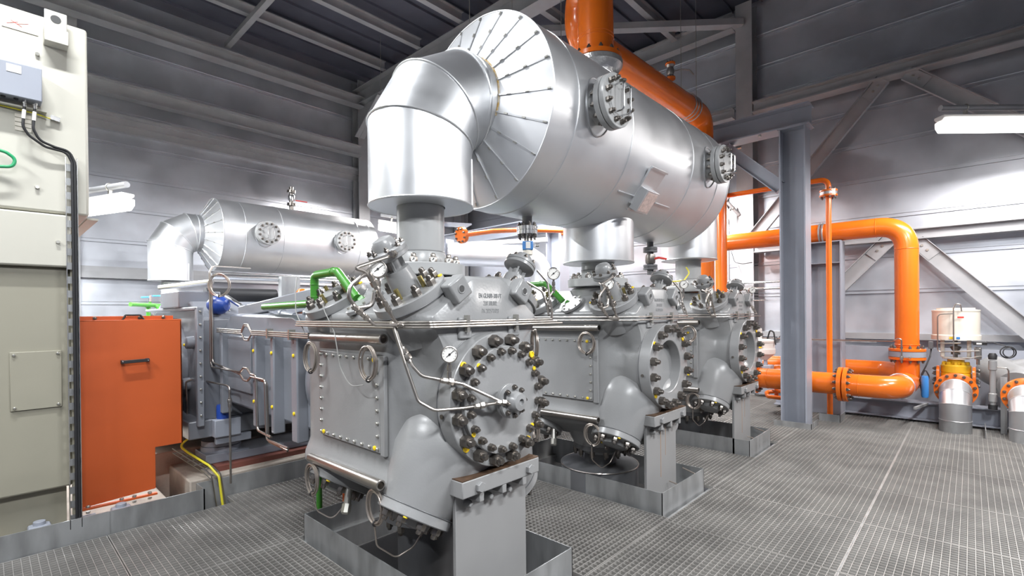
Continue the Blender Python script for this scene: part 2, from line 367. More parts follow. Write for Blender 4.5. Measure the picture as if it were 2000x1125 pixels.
fixture(*LOW, 'lamp glowing faintly below the grating at lower right', False)
for i, (a, b, e) in enumerate(FIXH): fixture(a, b, e, 'fluorescent lamp hanging out of view, %s' % ['left of the viewer', 'right of the viewer', 'far right of the viewer', 'behind the motor side', 'between the two tanks, added to brighten the left side', 'beyond the background tank', 'behind the far end of the big tank', 'above the motor', 'added behind the big tank for more light', 'high above the motor, added to brighten the background tank'][i], False, .1, True)
# ================================================================ COMPRESSOR CYLINDERS
XS = 2.045; X0 = 1.925; ZC = 1.135
A35 = R_(32)
def nut_proto(af, h, st): return lambda: MB().lathe([(af/1.732, 0), (af/1.732, h*.85), (af/1.732*.9, h)], (0, 0, 0), (0, 0, 1), 6).lathe([(st, h*.9), (st, h+st*1.1), (st*.75, h+st*1.5)], (0, 0, 0), (0, 0, 1), 12)
NUT_L = ('nutL', nut_proto(.046, .034, .015)); NUT_M = ('nutM', nut_proto(.036, .028, .011)); NUT_S = ('nutS', nut_proto(.024, .016, .007))
CAPY = ('capY', lambda: MB().lathe([(.013, 0), (.013, .006), (.008, .009), (0, .009)], (0, 0, 0), (0, 0, 1), 12))
SCR = ('scr', lambda: MB().lathe([(.0095, 0), (.0095, .008), (.006, .012), (0, .012)], (0, 0, 0), (0, 0, 1), 8))
def oct_r(th, sx=1):
    """radius of the valve chest outline at angle th about the cylinder axis"""
    P = [(-.5*sx, .452), (-.5*sx, .405), (-.455*sx, .385), (-.455*sx, -.385), (-.5*sx, -.405), (-.5*sx, -.49), (-.19*sx, -.68), (.19*sx, -.68), (.5*sx, -.49), (.5*sx, -.405), (.455*sx, -.385), (.455*sx, .385), (.5*sx, .405), (.5*sx, .452), (.155*sx, .672), (-.155*sx, .672)]
    c, s_ = math.cos(th), math.sin(th); best = 9
    for (x0, z0), (x1, z1) in zip(P, P[1:]+P[:1]):
        ex, ez = x1-x0, z1-z0; den = c*ez-s_*ex
        if abs(den) < 1e-9: continue
        t = (x0*ez-z0*ex)/den; u = (x0*s_-z0*c)/den
        if t > 0 and -1e-6 <= u <= 1+1e-6: best = min(best, t)
    return best
def sst(a, b, x): x = min(1, max(0, (x-a)/(b-a))); return x*x*(3-2*x)
def chest(x):
    N = 180; m = MB(); vs = []
    ys = [3.24, 3.2, 3.15, 2.9, 2.6, 2.42, 2.34, 2.30, 2.26, 2.22, 2.18, 2.14, 2.10, 2.06, 2.03, 2.005, 1.985, 1.975, 1.970, 1.968, 1.955]
    th = [2*math.pi*i/N for i in range(N)]
    for y in ys:
        sx = 1-.20*(1-sst(1.93, 2.10, y)); sxl = 1-.42*(1-sst(1.93, 2.25, y))
        oc = [oct_r(t, sx if math.sin(t) > 0 else sxl) for t in th]
        oc = [(oc[i-1]+2*oc[i]+oc[(i+1) % N])/4 for i in range(N)]
        for t, o in zip(th, oc):
            dz = abs(o*math.sin(t)); lobe = sst(.16, .46, dz)
            w1 = 1-sst(2.10, 2.30, y)                       # middle zone narrows to the barrel
            w2 = 0 if y > 2.06 else (1-math.sqrt(max(0, min(1, (y-1.968)/(2.06-1.968)))))**1.6 if y > 1.968 else 1.0
            w_ = w1*(1-lobe)+w2*lobe
            w2f = .10*w2 if y > 1.9681 else 1
            w_ = w1*(1-lobe)+w2f*lobe if y > 1.9681 else 1
            shr = 1 if y < 3.21 else .97
            r = (o*(1-w_)+.352*w_)*shr
            vs.append((x+r*math.cos(t), y, ZC+r*math.sin(t)))
    k = len(ys)
    fs = [(j*N+i, j*N+(i+1) % N, (j+1)*N+(i+1) % N, (j+1)*N+i) for j in range(k-1) for i in range(N)]
    fs += [tuple(range(N)), tuple((k-1)*N+i for i in range(N))]
    return m.add(vs, fs)
def lug(x, sgn, zs):
    m = MB(); cx = x+sgn*.245; cz = ZC+zs*.59; u = Vector((math.cos(R_(35))*-sgn, 0, math.sin(R_(35))*zs)); v = Vector((math.sin(R_(35))*sgn, 0, math.cos(R_(35))*zs))
    m.obox((cx, 1.962, cz), u, v, (0, 1, 0), .060, .060, .042); return m
def text_part(name, body, size, loc, xa, ya, mt, parent, ext=.002, align='CENTER', xsc=1):
    cu = bpy.data.curves.new(name, 'FONT'); cu.body = body; cu.size = size; cu.extrude = ext; cu.align_x = align; cu.align_y = 'CENTER'; cu.resolution_u = 3; cu.bevel_depth = .0006
    o = bpy.data.objects.new(name, cu); C.objects.link(o)
    dg = bpy.context.evaluated_depsgraph_get(); me = bpy.data.meshes.new_from_object(o.evaluated_get(dg)); bpy.data.objects.remove(o)
    me.materials.clear(); me.materials.append(mt); me.name = name
    o = bpy.data.objects.new(name, me); C.objects.link(o); o.parent = parent; org = ORG.get(parent.name, (0, 0, 0)); ORG[o.name] = org
    xa = Vector(xa).normalized(); ya = Vector(ya).normalized(); m = Matrix((xa*xsc, ya, xa.cross(ya))).transposed().to_4x4(); m.translation = Vector(loc)-Vector(org); o.matrix_local = m
    return o
def gauge(parent, c, n, r=.04, stem=(0, 0, -1), L_=.09):
    """round dial gauge: case with dial, needle and stem"""
    c = Vector(c); x, y, n = frame(n)
    case = MB().lathe([(r*.8, -.035), (r*.98, -.03), (r, -.005), (r, .006), (r*.9, .008), (r*.9, .002), (0, .002)], c, n, 28).build('pressure_gauge', STEEL, parent)
    MB().lathe([(r*.89, .0025), (0, .0026)], c, n, 28, cap=False).build('dial', WHITE, case)
    m = MB()
    upv = (Vector((0, 0, 1))-n*n.z).normalized(); sd = upv.cross(n)
    a = R_(225-80); 
    for i in range(11):
        b = R_(-45+27*i); q = upv*math.sin(b)+sd*math.cos(b); m.obox(c+n*.0035+q*r*.74, q, n.cross(q), n, r*.07, .0006, .0006)
    q = (upv*.75+(-sd)*-.9).normalized(); m.obox(c+n*.004+q*r*.1, q, n.cross(q), n, r*.6, .0016, .0008); m.lathe([(r*.14, .003), (r*.14, .006), (0, .006)], c, n, 12)
    m.build('needle', BLACK, case)
    s_ = Vector(stem); m = MB(); m.cyl(c+s_*r*.9-n*.015, c+s_*(r+L_)-n*.015, .007, 10); m.hexa(c+s_*(r+.012)-n*.015, s_, .02, .028); m.cyl(c+s_*(r+.045)-n*.015, c+s_*(r+.075)-n*.015, .011, 10)
    m.build('stem', STEEL, case)
    return case
def unloader(root, c, n, big=True):
    c = Vector(c); n = Vector(n)
    u = MB().lathe([(.080, 0), (.074, .09), (.068, .13), (.05, .134)], c, n, 28).build('unloader', GREYC, root)
    m = MB().cyl(c+n*.125, c+n*.20, .034, 16)
    x, y, _ = frame(n)
    for i in range(4):
        a = math.pi/4+i*math.pi/2; q = x*math.cos(a)+y*math.sin(a); m.obox(c+n*.165+q*.045, n, q, n.cross(q), .040, .012, .006)
    m.build('yoke', GREYC, u)
    MB().lathe([(.05, .185), (.098, .198), (.104, .202), (.104, .220), (.100, .222), (.100, .225), (.104, .227), (.104, .244), (.098, .248), (.06, .252)], c, n, 32).build('diaphragm_flange', GREYC, u)
    MB().lathe([(.068, .246), (.062, .285), (.050, .303), (.02, .311), (0, .311)], c, n, 28).build('actuator_cap', GREYC, u)
    for i in range(8):
        a = i*math.pi/4+.2; q = x*math.cos(a)+y*math.sin(a); inst(*NUT_S, 'screw', BOLT, u, c+n*.246+q*.088, n)
    return u
def valve_cover(root, x, y, sx, sz, unl):
    n = Vector((sx*math.sin(A35), 0, sz*math.cos(A35))); c = Vector((x+sx*(.385 if sz > 0 else .37), y, ZC+sz*(.585 if sz > 0 else .625))); a, b, _ = frame(n)
    base = c-n*.052
    v = MB().lathe(([(0, -.56), (.12, -.55), (.21, -.52), (.275, -.46), (.30, -.38), (.285, -.27), (.24, -.14), (.205, -.03)] if sz < 0 and y < 2.5 else [(.197, -.2)])+[(.197, .0), (.205, .004), (.205, .050), (.200, .055), (0, .055)], base, n, 56).build('valve_cover', GREY, root)
    MB().ring(base+n*.002, n, .206, .003, 56).build('joint_seam', GREYD, v)
    for i in range(9):
        t = 2*math.pi*(i+.5)/9; q = a*math.cos(t)+b*math.sin(t)
        inst(*NUT_L, 'nut', BOLT, v, base+n*.055+q*.158, n)
    for t in (.9, 3.6): q = a*math.cos(t)+b*math.sin(t); inst(*CAPY, 'yellow_plug', YEL, v, base+n*.055+q*.188, n)
    if sz > 0:
        for t in (.4, 2.9, 5.2):
            q = a*math.cos(t)+b*math.sin(t); MB().cyl(base+n*.055+q*.105, base+n*.115+q*.105, .013, 10).build('brass_spacer', BRASS, v)
        if unl: unloader(root, base+n*.055, n)
        else: MB().lathe([(.09, .055), (.09, .085), (.06, .09), (0, .09)], base, n, 28).build('center_boss', GREY, v)
    else: MB().lathe([(.11, .055), (.10, .09), (.05, .10), (0, .10)], base, n, 28).build('center_boss', GREY, v)
    return v
def coil(name, c, n, r, turns, label, upv=(0, 0, 1), tail=None):
    """a hank of thin steel-sheathed cable"""
    c = Vector(c); n = Vector(n).normalized(); u = Vector(upv); s_ = u.cross(n).normalized(); pts = []
    rnd = random.Random(int(c.x*1000+c.z*77)); N = 26
    ph = rnd.random()*6
    for i in range(N*turns+1):
        t = 2*math.pi*i/N; k = i/N
        rr = r*(1+.07*math.sin(k*2.1+ph)); pts.append(c+s_*math.sin(t)*rr*.86+u*(math.cos(t)*rr)+n*(.007*math.sin(k*1.7+ph))+s_*.010*math.sin(k*2.7+ph))
    r_ = MB().tube(pts, .0045, 6).build(name, COIL); tag(r_, label, 'cable', 'coiled sensor cables')
    if tail: MB().tube([Vector(p) for p in tail], .0045, 6, bend=.05).build('cable_tail', COIL, r_)
    MB().ring(c-u*r, s_, .014, .004, 12).build('cable_tie', BLACK, r_)
    return r_
LAB = ['nearest', 'middle', 'farthest']
ORD = [('nearest grey compressor cylinder with a closed bolted end cover and small hub', 'compressor cylinder'), ('middle grey compressor cylinder with an open round recess in its end flange', 'compressor cylinder'), ('farthest grey compressor cylinder beside the orange floor pipe', 'compressor cylinder')]
for ci in range(3):
    x = X0+XS*ci; root = thing('compressor_cylinder', ORD[ci][0], ORD[ci][1], (x, 2.5, 0), 'compressor cylinders')
    body = chest(x).build('body', GREYC, root, ang=50)
    # end flange
    fx = x-.015; yb, yf = 1.975, 1.87
    pr = [(.30, 0), (.36, .0), (.36, yb-yf-.004), (.356, yb-yf)]
    closed = ci == 0
    fl = MB().lathe(pr+([(0, yb-yf)] if closed else [(.222, yb-yf), (.217, yb-yf-.004), (.217, .012), (0, .012)]), (fx, yb, ZC), (0, -1, 0), 96).build('end_flange', GREY, root)
    MB().ring((fx, 1.967, ZC), (0, 1, 0), .3615, .003, 72).build('joint_seam', GREYD, fl)
    nb = 16
    for i in range(nb):
        t = 2*math.pi*(i+.5)/nb; inst('nutXL', nut_proto(.058, .044, .019), 'nut', BOLT, fl, (fx+.322*math.cos(t), yf, ZC+.322*math.sin(t)), (0, -1, 0))
    for t in (.72, 2.5, 3.85, 5.4):
        inst('capYL', lambda: MB().lathe([(.019, 0), (.019, .008), (.013, .010), (.013, .006), (0, .006)], (0, 0, 0), (0, 0, 1), 16), 'yellow_plug', YEL, fl, (fx+.338*math.cos(t), yf, ZC+.338*math.sin(t)), (0, -1, 0))
    MB().lathe([(.012, 0), (.012, .006), (0, .006)], (fx-.3585, 1.93, ZC-.05), (-1, 0, 0), 10).build('threaded_plug', BOLT, fl)
    if closed:
        cv = MB().lathe([(.289, 0), (.289, .030), (.284, .034), (0, .034)], (fx, yf, ZC), (0, -1, 0), 96).build('end_cover', GREY, root)
        for i in range(20):
            t = 2*math.pi*(i+.5)/20; inst(*NUT_M, 'nut', BOLT, cv, (fx+.262*math.cos(t), yf-.034, ZC+.262*math.sin(t)), (0, -1, 0))
        for t in (.55, 2.35, 3.7, 5.6): inst('capYM', lambda: MB().lathe([(.012, 0), (.012, .006), (0, .006)], (0, 0, 0), (0, 0, 1), 14), 'yellow_plug', YEL, cv, (fx+.278*math.cos(t), yf-.034, ZC+.278*math.sin(t)), (0, -1, 0))
        hb = MB().lathe([(.045, 0), (.045, .05), (.090, .052), (.090, .068), (.087, .070), (.087, .074), (.090, .076), (.090, .094), (.055, .097), (.050, .13), (.043, .145), (.018, .150), (.018, .138), (0, .138)], (x-.05, yf-.034, ZC+.005), (0, -1, 0), 40).build('hub', GREYC, root)
        for i in range(8):
            t = 2*math.pi*i/8; inst(*NUT_S, 'screw', BOLT, hb, (x-.05+.074*math.cos(t), yf-.128, ZC+.005+.074*math.sin(t)), (0, -1, 0))
        MB().obox((x-.05-.070, yf-.1355, ZC+.03), (0, 0, 1), (1, 0, 0), (0, 1, 0), .03, .006, .0012).build('black_label', BLACK, hb)
    # support flange foot under the flange
    # lugs, pads, embossing
    for sg in (-1, 1):
        l = lug(x, sg, 1).build('lifting_lug', GREYC, root, .012)
        MB().lathe([(.017, 0), (.017, .001), (0, .001)], (x+sg*.245, 1.9195, ZC+.59), (0, -1, 0), 20).build('threaded_hole', DARK, l)
        MB().ring((x+sg*.245, 1.9195, ZC+.59), (0, 1, 0), .021, .004, 20).build('rim', GREYC, l)
    for sg in (-1, 1): MB().box(x+sg*.19-.045, x+sg*.19+.045, 1.952, 1.99, ZC+.33, ZC+.445).build('clamp_pad', GREYC, root, .008)
    if True:
        for k, (tx, sz_) in enumerate((('EN GLS400-180-FT', .036), ('218 100.002', .034), ('PN 202577/028', .034), ('S400', .030))):
            text_part('embossed_text', tx, sz_, (x+.01, 1.970, ZC+(.560, .518, .476, .36)[k]), (1, 0, 0), (0, 0, 1), GREYC, root, .0022, xsc=.62)
        MB().lathe([(.018, 0), (.016, .006), (0, .006)], (x+.02, 1.970, ZC+.415), (0, -1, 0), 16).build('round_boss', GREYC, root)
    # side panels
    for sx in (-1, 1):
        px = x+sx*.455; y0, y1, z0, z1 = 2.335, 3.03, .845, 1.375
        p = MB().box(min(px, px+sx*.018), max(px, px+sx*.018), y0, y1, z0, z1).build('side_panel', GREYD if False else GREY, root, .004)
        MB().box(min(px, px+sx*.022), max(px, px+sx*.022), y0-.05, y0-.004, z0-.01, z1).build('edge_strip', GREY, root, .004)
        if sx < 0 or ci == 0:
            q = px+sx*.018
            for i in range(9): inst(*SCR, 'screw', BOLTL, p, (q, y0+.022+i*(y1-y0-.044)/8, z1-.022), (sx, 0, 0)); inst(*SCR, 'screw', BOLTL, p, (q, y0+.022+i*(y1-y0-.044)/8, z0+.022), (sx, 0, 0))
            for i in range(1, 7): inst(*SCR, 'screw', BOLTL, p, (q, y0+.022, z0+.022+i*(z1-z0-.044)/7), (sx, 0, 0)); inst(*SCR, 'screw', BOLTL, p, (q, y1-.022, z0+.022+i*(z1-z0-.044)/7), (sx, 0, 0))
            for yy, zz in ((y0+.055, z1-.025), (y0+.055, z0+.022), (y1-.05, z0+.022)): inst(*CAPY, 'yellow_plug', YEL, p, (q, yy, zz), (sx, 0, 0))
    # valve covers
    for sx in (-1, 1):
        valve_cover(root, x, 2.19, sx, 1, True); valve_cover(root, x, 3.0, sx, 1, False)
        valve_cover(root, x, 2.19, sx, -1, False); valve_cover(root, x, 3.0, sx, -1, False)
    # small oval hand-hole cover between the discs
    n = Vector((-math.sin(A35), 0, math.cos(A35))); u = Vector((math.cos(A35), 0, math.sin(A35)))
    c = Vector((x-.40, 2.59, ZC+.585))-n*.052-u*.03
    vs = []; N = 32
    for h, k in ((0, 1), (.02, 1), (.024, .96)):
        for i in range(N):
            t = 2*math.pi*i/N; vs.append(c+n*h+u*math.cos(t)*.13*k+Vector((0, 1, 0))*math.sin(t)*.085*k)
    m = MB().add(vs, [(j*N+i, j*N+(i+1) % N, (j+1)*N+(i+1) % N, (j+1)*N+i) for j in range(2) for i in range(N)]+[tuple(range(N)), tuple(2*N+i for i in range(N))])
    hc = m.build('oval_cover', GREY, root)
    for i in range(8):
        t = 2*math.pi*(i+.5)/8; inst('sock', lambda: MB().cyl((0, 0, 0), (0, 0, .012), .009, 12), 'screw', BOLTL, hc, c+n*.024+u*math.cos(t)*.105+Vector((0, 1, 0))*math.sin(t)*.065, n)
    # upper nozzle flange seat
    MB().lathe([(.25, 1.70), (.25, 1.815), (.235, 1.822), (0, 1.822)], (x-.01, 2.575, 0), (0, 0, 1), 48).build('nozzle_seat', GREYC, root)
    # lower nozzle boss
    MB().lathe([(.30, -.52), (.28, -.44), (.24, -.36), (.20, -.30)], (x, 2.575, 0), (0, 0, -1), 40).build('lower_nozzle', GREYC, root)
    # drain cocks under the chest
    if ci < 2:
        MB().cyl((x-.36, 2.85, .62), (x-.42, 2.80, .44), .022, 12).lathe([(.03, 0), (.03, .05), (.02, .06)], (x-.42, 2.80, .44), (-.4, -.3, -1), 8).build('drain_cock', BOLTL, root)
# lower discharge pipes and dampers
for ci in range(3):
    x = X0+XS*ci
    r = thing('discharge_pipe', ['grey discharge pipe rising from the nearest pit', 'short pipe on a large round drum head in the middle pit', 'grey pipe dropping into the farthest pit'][ci], 'pipe', (x, 2.575, -.9), 'discharge pipes')
    if ci == 0:
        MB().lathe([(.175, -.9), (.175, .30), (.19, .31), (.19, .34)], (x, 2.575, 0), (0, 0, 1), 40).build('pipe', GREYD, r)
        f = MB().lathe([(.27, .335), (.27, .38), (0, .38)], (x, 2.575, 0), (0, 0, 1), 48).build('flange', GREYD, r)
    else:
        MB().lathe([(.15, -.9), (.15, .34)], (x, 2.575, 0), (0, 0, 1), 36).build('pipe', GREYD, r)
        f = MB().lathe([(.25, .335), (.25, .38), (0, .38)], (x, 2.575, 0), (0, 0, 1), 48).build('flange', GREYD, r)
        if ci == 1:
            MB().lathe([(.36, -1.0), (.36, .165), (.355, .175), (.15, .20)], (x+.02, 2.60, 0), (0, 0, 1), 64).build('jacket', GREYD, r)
            MB().ring((x+.02, 2.60, .17), (0, 0, 1), .362, .006, 64).build('rim', STEEL, r)
    for i in range(12):
        t = 2*math.pi*(i+.5)/12; inst('nutD', nut_proto(.04, .05, .013), 'nut', BRASS if i % 3 else BOLT, f, (x+.235*math.cos(t), 2.575+.235*math.sin(t), .336), (0, 0, -1))
# support posts
for ci in range(3):
    x = X0+XS*ci
    r = thing('support_post', ['nearest grey support plate under the closed end cover', 'support plate under the middle cylinder with rust streaks', 'support plate under the farthest cylinder'][ci], 'support', (x, 1.97, -1.2), 'cylinder support posts')
    MB().box(x-.275, x+.27, 1.95, 1.975, -1.2, .70).build('plate', POSTG, r, .003)
    b = MB().box(x-.305, x+.29, 1.86, 1.985, .665, .752).build('clamp_bar', POSTG, r, .006)
    MB().box(x-.303, x+.288, 1.863, 2.06, .752, .757).build('rusty_top', RUST, b)
    if ci: MB().box(x-.03, x-.024, 1.9485, 1.951, .18, .63).box(x+.06, x+.064, 1.9485, 1.951, .35, .63).build('rust_streak', mat('rust_streak_%d' % ci, (.35, .22, .13), .6), r)
    for bx in (-.19, .2): inst('hexb', lambda: MB().hexa((0, 0, 0), (0, 0, 1), .05, .022), 'bolt', BOLTL if ci else GREY, b, (x+bx, 1.86, .705), (0, -1, 0))
    for bx in (-.17, 0, .165):
        MB().box(x+bx-.016, x+bx+.016, 1.862, 1.952, .62, .668).build('bracket_tooth', POSTG, b, .004)
    for bx in (-.2, -.05, .1): inst('domeb', lambda: MB().lathe([(.022, 0), (.022, .02), (.012, .04), (0, .042)], (0, 0, 0), (0, 0, 1), 12), 'bolt', POSTG, r, (x+bx, 1.95, .60), (0, -1, 0))
    if ci: MB().tube([(x+.09, 1.93, .12), (x+.09, 1.81, .10), (x+.36, 1.81, .14), (x+.36, 1.93, .17)], .006, 8, bend=.02).build('bent_rod', COIL, r)
# ================================================================ PULSATION DAMPER DRUMS
def mitre(cx, y, r, Rb, z_c, sgn, m0=None):
    """four-piece mitred elbow from vertical (below) to horizontal (towards sgn x); returns joints"""
    N = 48; js = []
    bc = Vector((cx+sgn*Rb, y, z_c-Rb))       # bend centre
    for ph in (0, 15, 45, 75, 90):
        a = R_(ph); dirv = Vector((-sgn*math.cos(a), 0, math.sin(a))); k = 1 if ph in (0, 90) else 1/math.cos(R_(15))
        ring_ = []
        for i in range(N):
            t = 2*math.pi*i/N; ring_.append(bc+dirv*(Rb+r*math.cos(t))*k+Vector((0, r*math.sin(t), 0)))
        js.append(ring_)
    return js
def rings_mesh(rs, cap0=False, cap1=False):
    N = len(rs[0]); vs = [p for r in rs for p in r]
    fs = [(j*N+i, j*N+(i+1) % N, (j+1)*N+(i+1) % N, (j+1)*N+i) for j in range(len(rs)-1) for i in range(N)]
    if cap0: fs.append(tuple(range(N)))
    if cap1: fs.append(tuple((len(rs)-1)*N+i for i in range(N)))
    return MB().add(vs, fs)
def circ(c, d, r, N=48, ref=None):
    x, y, d = frame(d); return [Vector(c)+(x*math.cos(2*math.pi*i/N)+y*math.sin(2*math.pi*i/N))*r for i in range(N)]
def elbow_sleeve(root, cx, y, r, Rb, z_c, zb, sgn, xn, name='elbow_jacket', pipe_r=.15):
    js = mitre(cx, y, r, Rb, z_c, sgn)
    bot = [Vector((p.x, p.y, zb)) for p in js[0]]
    e0 = rings_mesh([bot, js[1]]).build('sleeve', ALU2, root, ang=25)
    MB().lathe([(r-.003, 0), (pipe_r, .0)], (cx, y, zb+.004), (0, 0, 1), 48, cap=False).build('sleeve_end_plate', ALU, e0)
    end = [Vector((xn, p.y, p.z)) for p in js[4]]
    for a, b in ((1, 2), (2, 3)): rings_mesh([js[a], js[b]]).build('gore', ALU2, root, ang=25)
    rings_mesh([js[3], end]).build('gore', ALU2, root, ang=25)
    for k in (1, 2, 3):
        c_ = sum(js[k], Vector())/len(js[k]); MB().tube([c_+(p-c_)*1.006 for p in js[k]], .007, 6, closed=True).build('bead', ALU, root)
    MB().ring((xn-sgn*.07, y, z_c), (1, 0, 0), r*1.008, .006).build('bead', ALU, root)
    MB().ring((cx, y, zb+.006), (0, 0, 1), r*1.003, .006).build('bead', ALU, root)
    # lap seams on the viewer's side with screws
    q = Vector((cx+.62*r*(1 if sgn > 0 else 1), y-math.sqrt(1-.62**2)*r*1.002, zb)); m = MB().bar(q, q+Vector((0, 0, .30*r/.325)), .012, .006, (0, -1, 0)); m.build('lap_seam', ALU, e0)
    for h in (.03, .27): inst('scrs', lambda: MB().lathe([(.007, 0), (.005, .005), (0, .006)], (0, 0, 0), (0, 0, 1), 8), 'screw', BOLTL, e0, q+Vector((-.012, -.001, h*r/.325)), (0, -1, 0))
def cone_end(root, xs, xn, y, z, R, rn, sgn, nseam=20):
    cn = rings_mesh([circ((xs, y, z), (1, 0, 0), R, 80), circ((xn, y, z), (1, 0, 0), rn, 80)]).build('cone_end', ALU, root, ang=20)
    MB().ring((xs, y, z), (1, 0, 0), R+.001, .006, 80).build('rim_bead', ALU, cn)
    for i in range(nseam):
        t = 2*math.pi*(i+.15)/nseam; a = Vector((0, math.cos(t), math.sin(t)))
        p0 = Vector((xn, y, z))+a*(rn+.004); p1 = Vector((xs, y, z))+a*(R-.012); n = (Vector((-sgn*-1, 0, 0))*(R-rn)+a*abs(xs-xn))
        n = Vector((-sgn*(R-rn), a.y*abs(xs-xn), a.z*abs(xs-xn))).normalized()
        MB().bar(p0+n*.004, p1+n*.004, .011, .009, n).build('seam_strip', ALU2, cn)
    for i in range(nseam):
        t = 2*math.pi*(i+.15)/nseam; a = Vector((0, math.cos(t), math.sin(t))); n = Vector((-sgn*(R-rn), a.y*abs(xs-xn), a.z*abs(xs-xn))).normalized()
        for k in (.2, .55, .95):
            p = Vector((xn, y, z)).lerp(Vector((xs, y, z)), k)+a*(rn+(R-.012-rn)*k); inst('clip', lambda: MB().box(-.012, .012, -.005, .005, 0, .012), 'clip', BOLTL, cn, p+n*.005, n, a)
    return cn
def handhole(root, x, y, z, R, s=1.0, face=None):
    """bolted blind flange with two handles on a short neck, facing the viewer's side"""
    yf = face
    h = MB().lathe([(.125*s, 0), (.125*s, abs(y-R-yf)-.0+.05)], (x, y-R+.05, z), (0, -1, 0), 32).build('inspection_neck', GREYN, root)
    MB().lathe([(.175*s, 0), (.18*s, .004), (.18*s, .036), (.176*s, .04), (0, .04)], (x, yf+.088*s, z), (0, -1, 0), 48).build('neck_flange', GREYN, h)
    b = MB().lathe([(.176*s, 0), (.18*s, .003), (.18*s, .037), (.176*s, .04), (.10*s, .04), (.098*s, .044), (0, .044)], (x, yf+.042*s, z), (0, -1, 0), 48).build('blind_flange', GREYN, root)
    for i in range(12):
        t = 2*math.pi*(i+.5)/12; inst('nutH%.2f' % s, nut_proto(.034*s, .026*s, .011*s), 'nut', BOLT, b, (x+.142*s*math.cos(t), yf+.002, z+.142*s*math.sin(t)), (0, -1, 0)); inst('nutH%.2f' % s, nut_proto(.034*s, .026*s, .011*s), 'nut', BOLT, h, (x+.142*s*math.cos(t), yf+.088*s, z+.142*s*math.sin(t)), (0, 1, 0))
    for dx in (-.04*s, .05*s):
        MB().tube([(x+dx, yf, z+.09*s), (x+dx, yf-.065*s, z+.09*s), (x+dx, yf-.065*s, z-.09*s), (x+dx, yf, z-.09*s)], .0065*s, 8, bend=.02*s).build('handle', CHROME, b)
    # jacket cut-out trim around the neck
    m = MB(); pts = []
    for i in range(40):
        t = 2*math.pi*i/40; dx = .15*s*math.cos(t); dz = .2*s*math.sin(t); pts.append((x+dx, y-math.sqrt(R*R-dz*dz)-.004, z+dz))
    m.tube(pts, .005, 6, closed=True); m.build('cutout_bead', ALU2, root)
def drum(root, xs, xe, y, z, R, seams, N=96):
    MB().lathe([(R, 0), (R, xe-xs)], (xs, y, z), (1, 0, 0), N, cap=False).build('shell', ALU, root, ang=20)
    for sx in seams: MB().ring((sx, y, z), (1, 0, 0), R+.0005, .005, 96).build('shell_bead', ALU, root)
# --- big damper
DX, DY, DZ, DR = 3.945, 2.555, 3.024, .673
r = thing('suction_damper', 'huge aluminium-clad horizontal tank over the three cylinders', 'tank', (DX, DY, DZ))
XA, XB = 2.425, 5.43; XN1, XN3 = 1.905, 5.965
drum(r, XA, XB, DY, DZ, DR, (2.69, 3.40, 4.52, 5.13))
cone_end(r, XA, 2.285, DY, DZ, DR, .325, 1); cone_end(r, XB, 5.57, DY, DZ, DR, .325, -1)
elbow_sleeve(r, XN1, DY, .325, .42, DZ, 2.27, 1, 2.29); elbow_sleeve(r, XN3, DY, .325, .42, DZ, 2.22, -1, 5.56)
# rusty sealant at the neck
m = MB(); m.tube([(2.287, DY-.327*math.cos(t), DZ+.327*math.sin(t)) for t in [R_(-25+4*i) for i in range(22)]], .007, 6); m.build('sealant_line', mat('amber_sealant', (.45, .27, .06), .7, 0, .4, 30, col2=(.6, .55, .45)), r)
# middle sleeve cut to the shell
N = 64; bot = []; top = []
for i in range(N):
    t = 2*math.pi*i/N; dx, dy = .325*math.cos(t), .325*math.sin(t); bot.append(Vector((XN1+2.03+dx, DY+dy, 2.05))); top.append(Vector((XN1+2.03+dx, DY+dy, DZ-math.sqrt(DR*DR-dy*dy)+.01)))
sl = rings_mesh([bot, top]).build('sleeve', ALU2, r, ang=25); MB().lathe([(.322, 0), (.15, 0)], (XN1+2.03, DY, 2.054), (0, 0, 1), 48, cap=False).build('sleeve_end_plate', ALU, sl)
MB().ring((XN1+2.03, DY, 2.056), (0, 0, 1), .326, .006).build('bead', ALU, sl)
handhole(r, 2.925, DY, DZ, DR, 1.0, 1.73); handhole(r, 4.915, DY, DZ, DR, 1.0, 1.73)
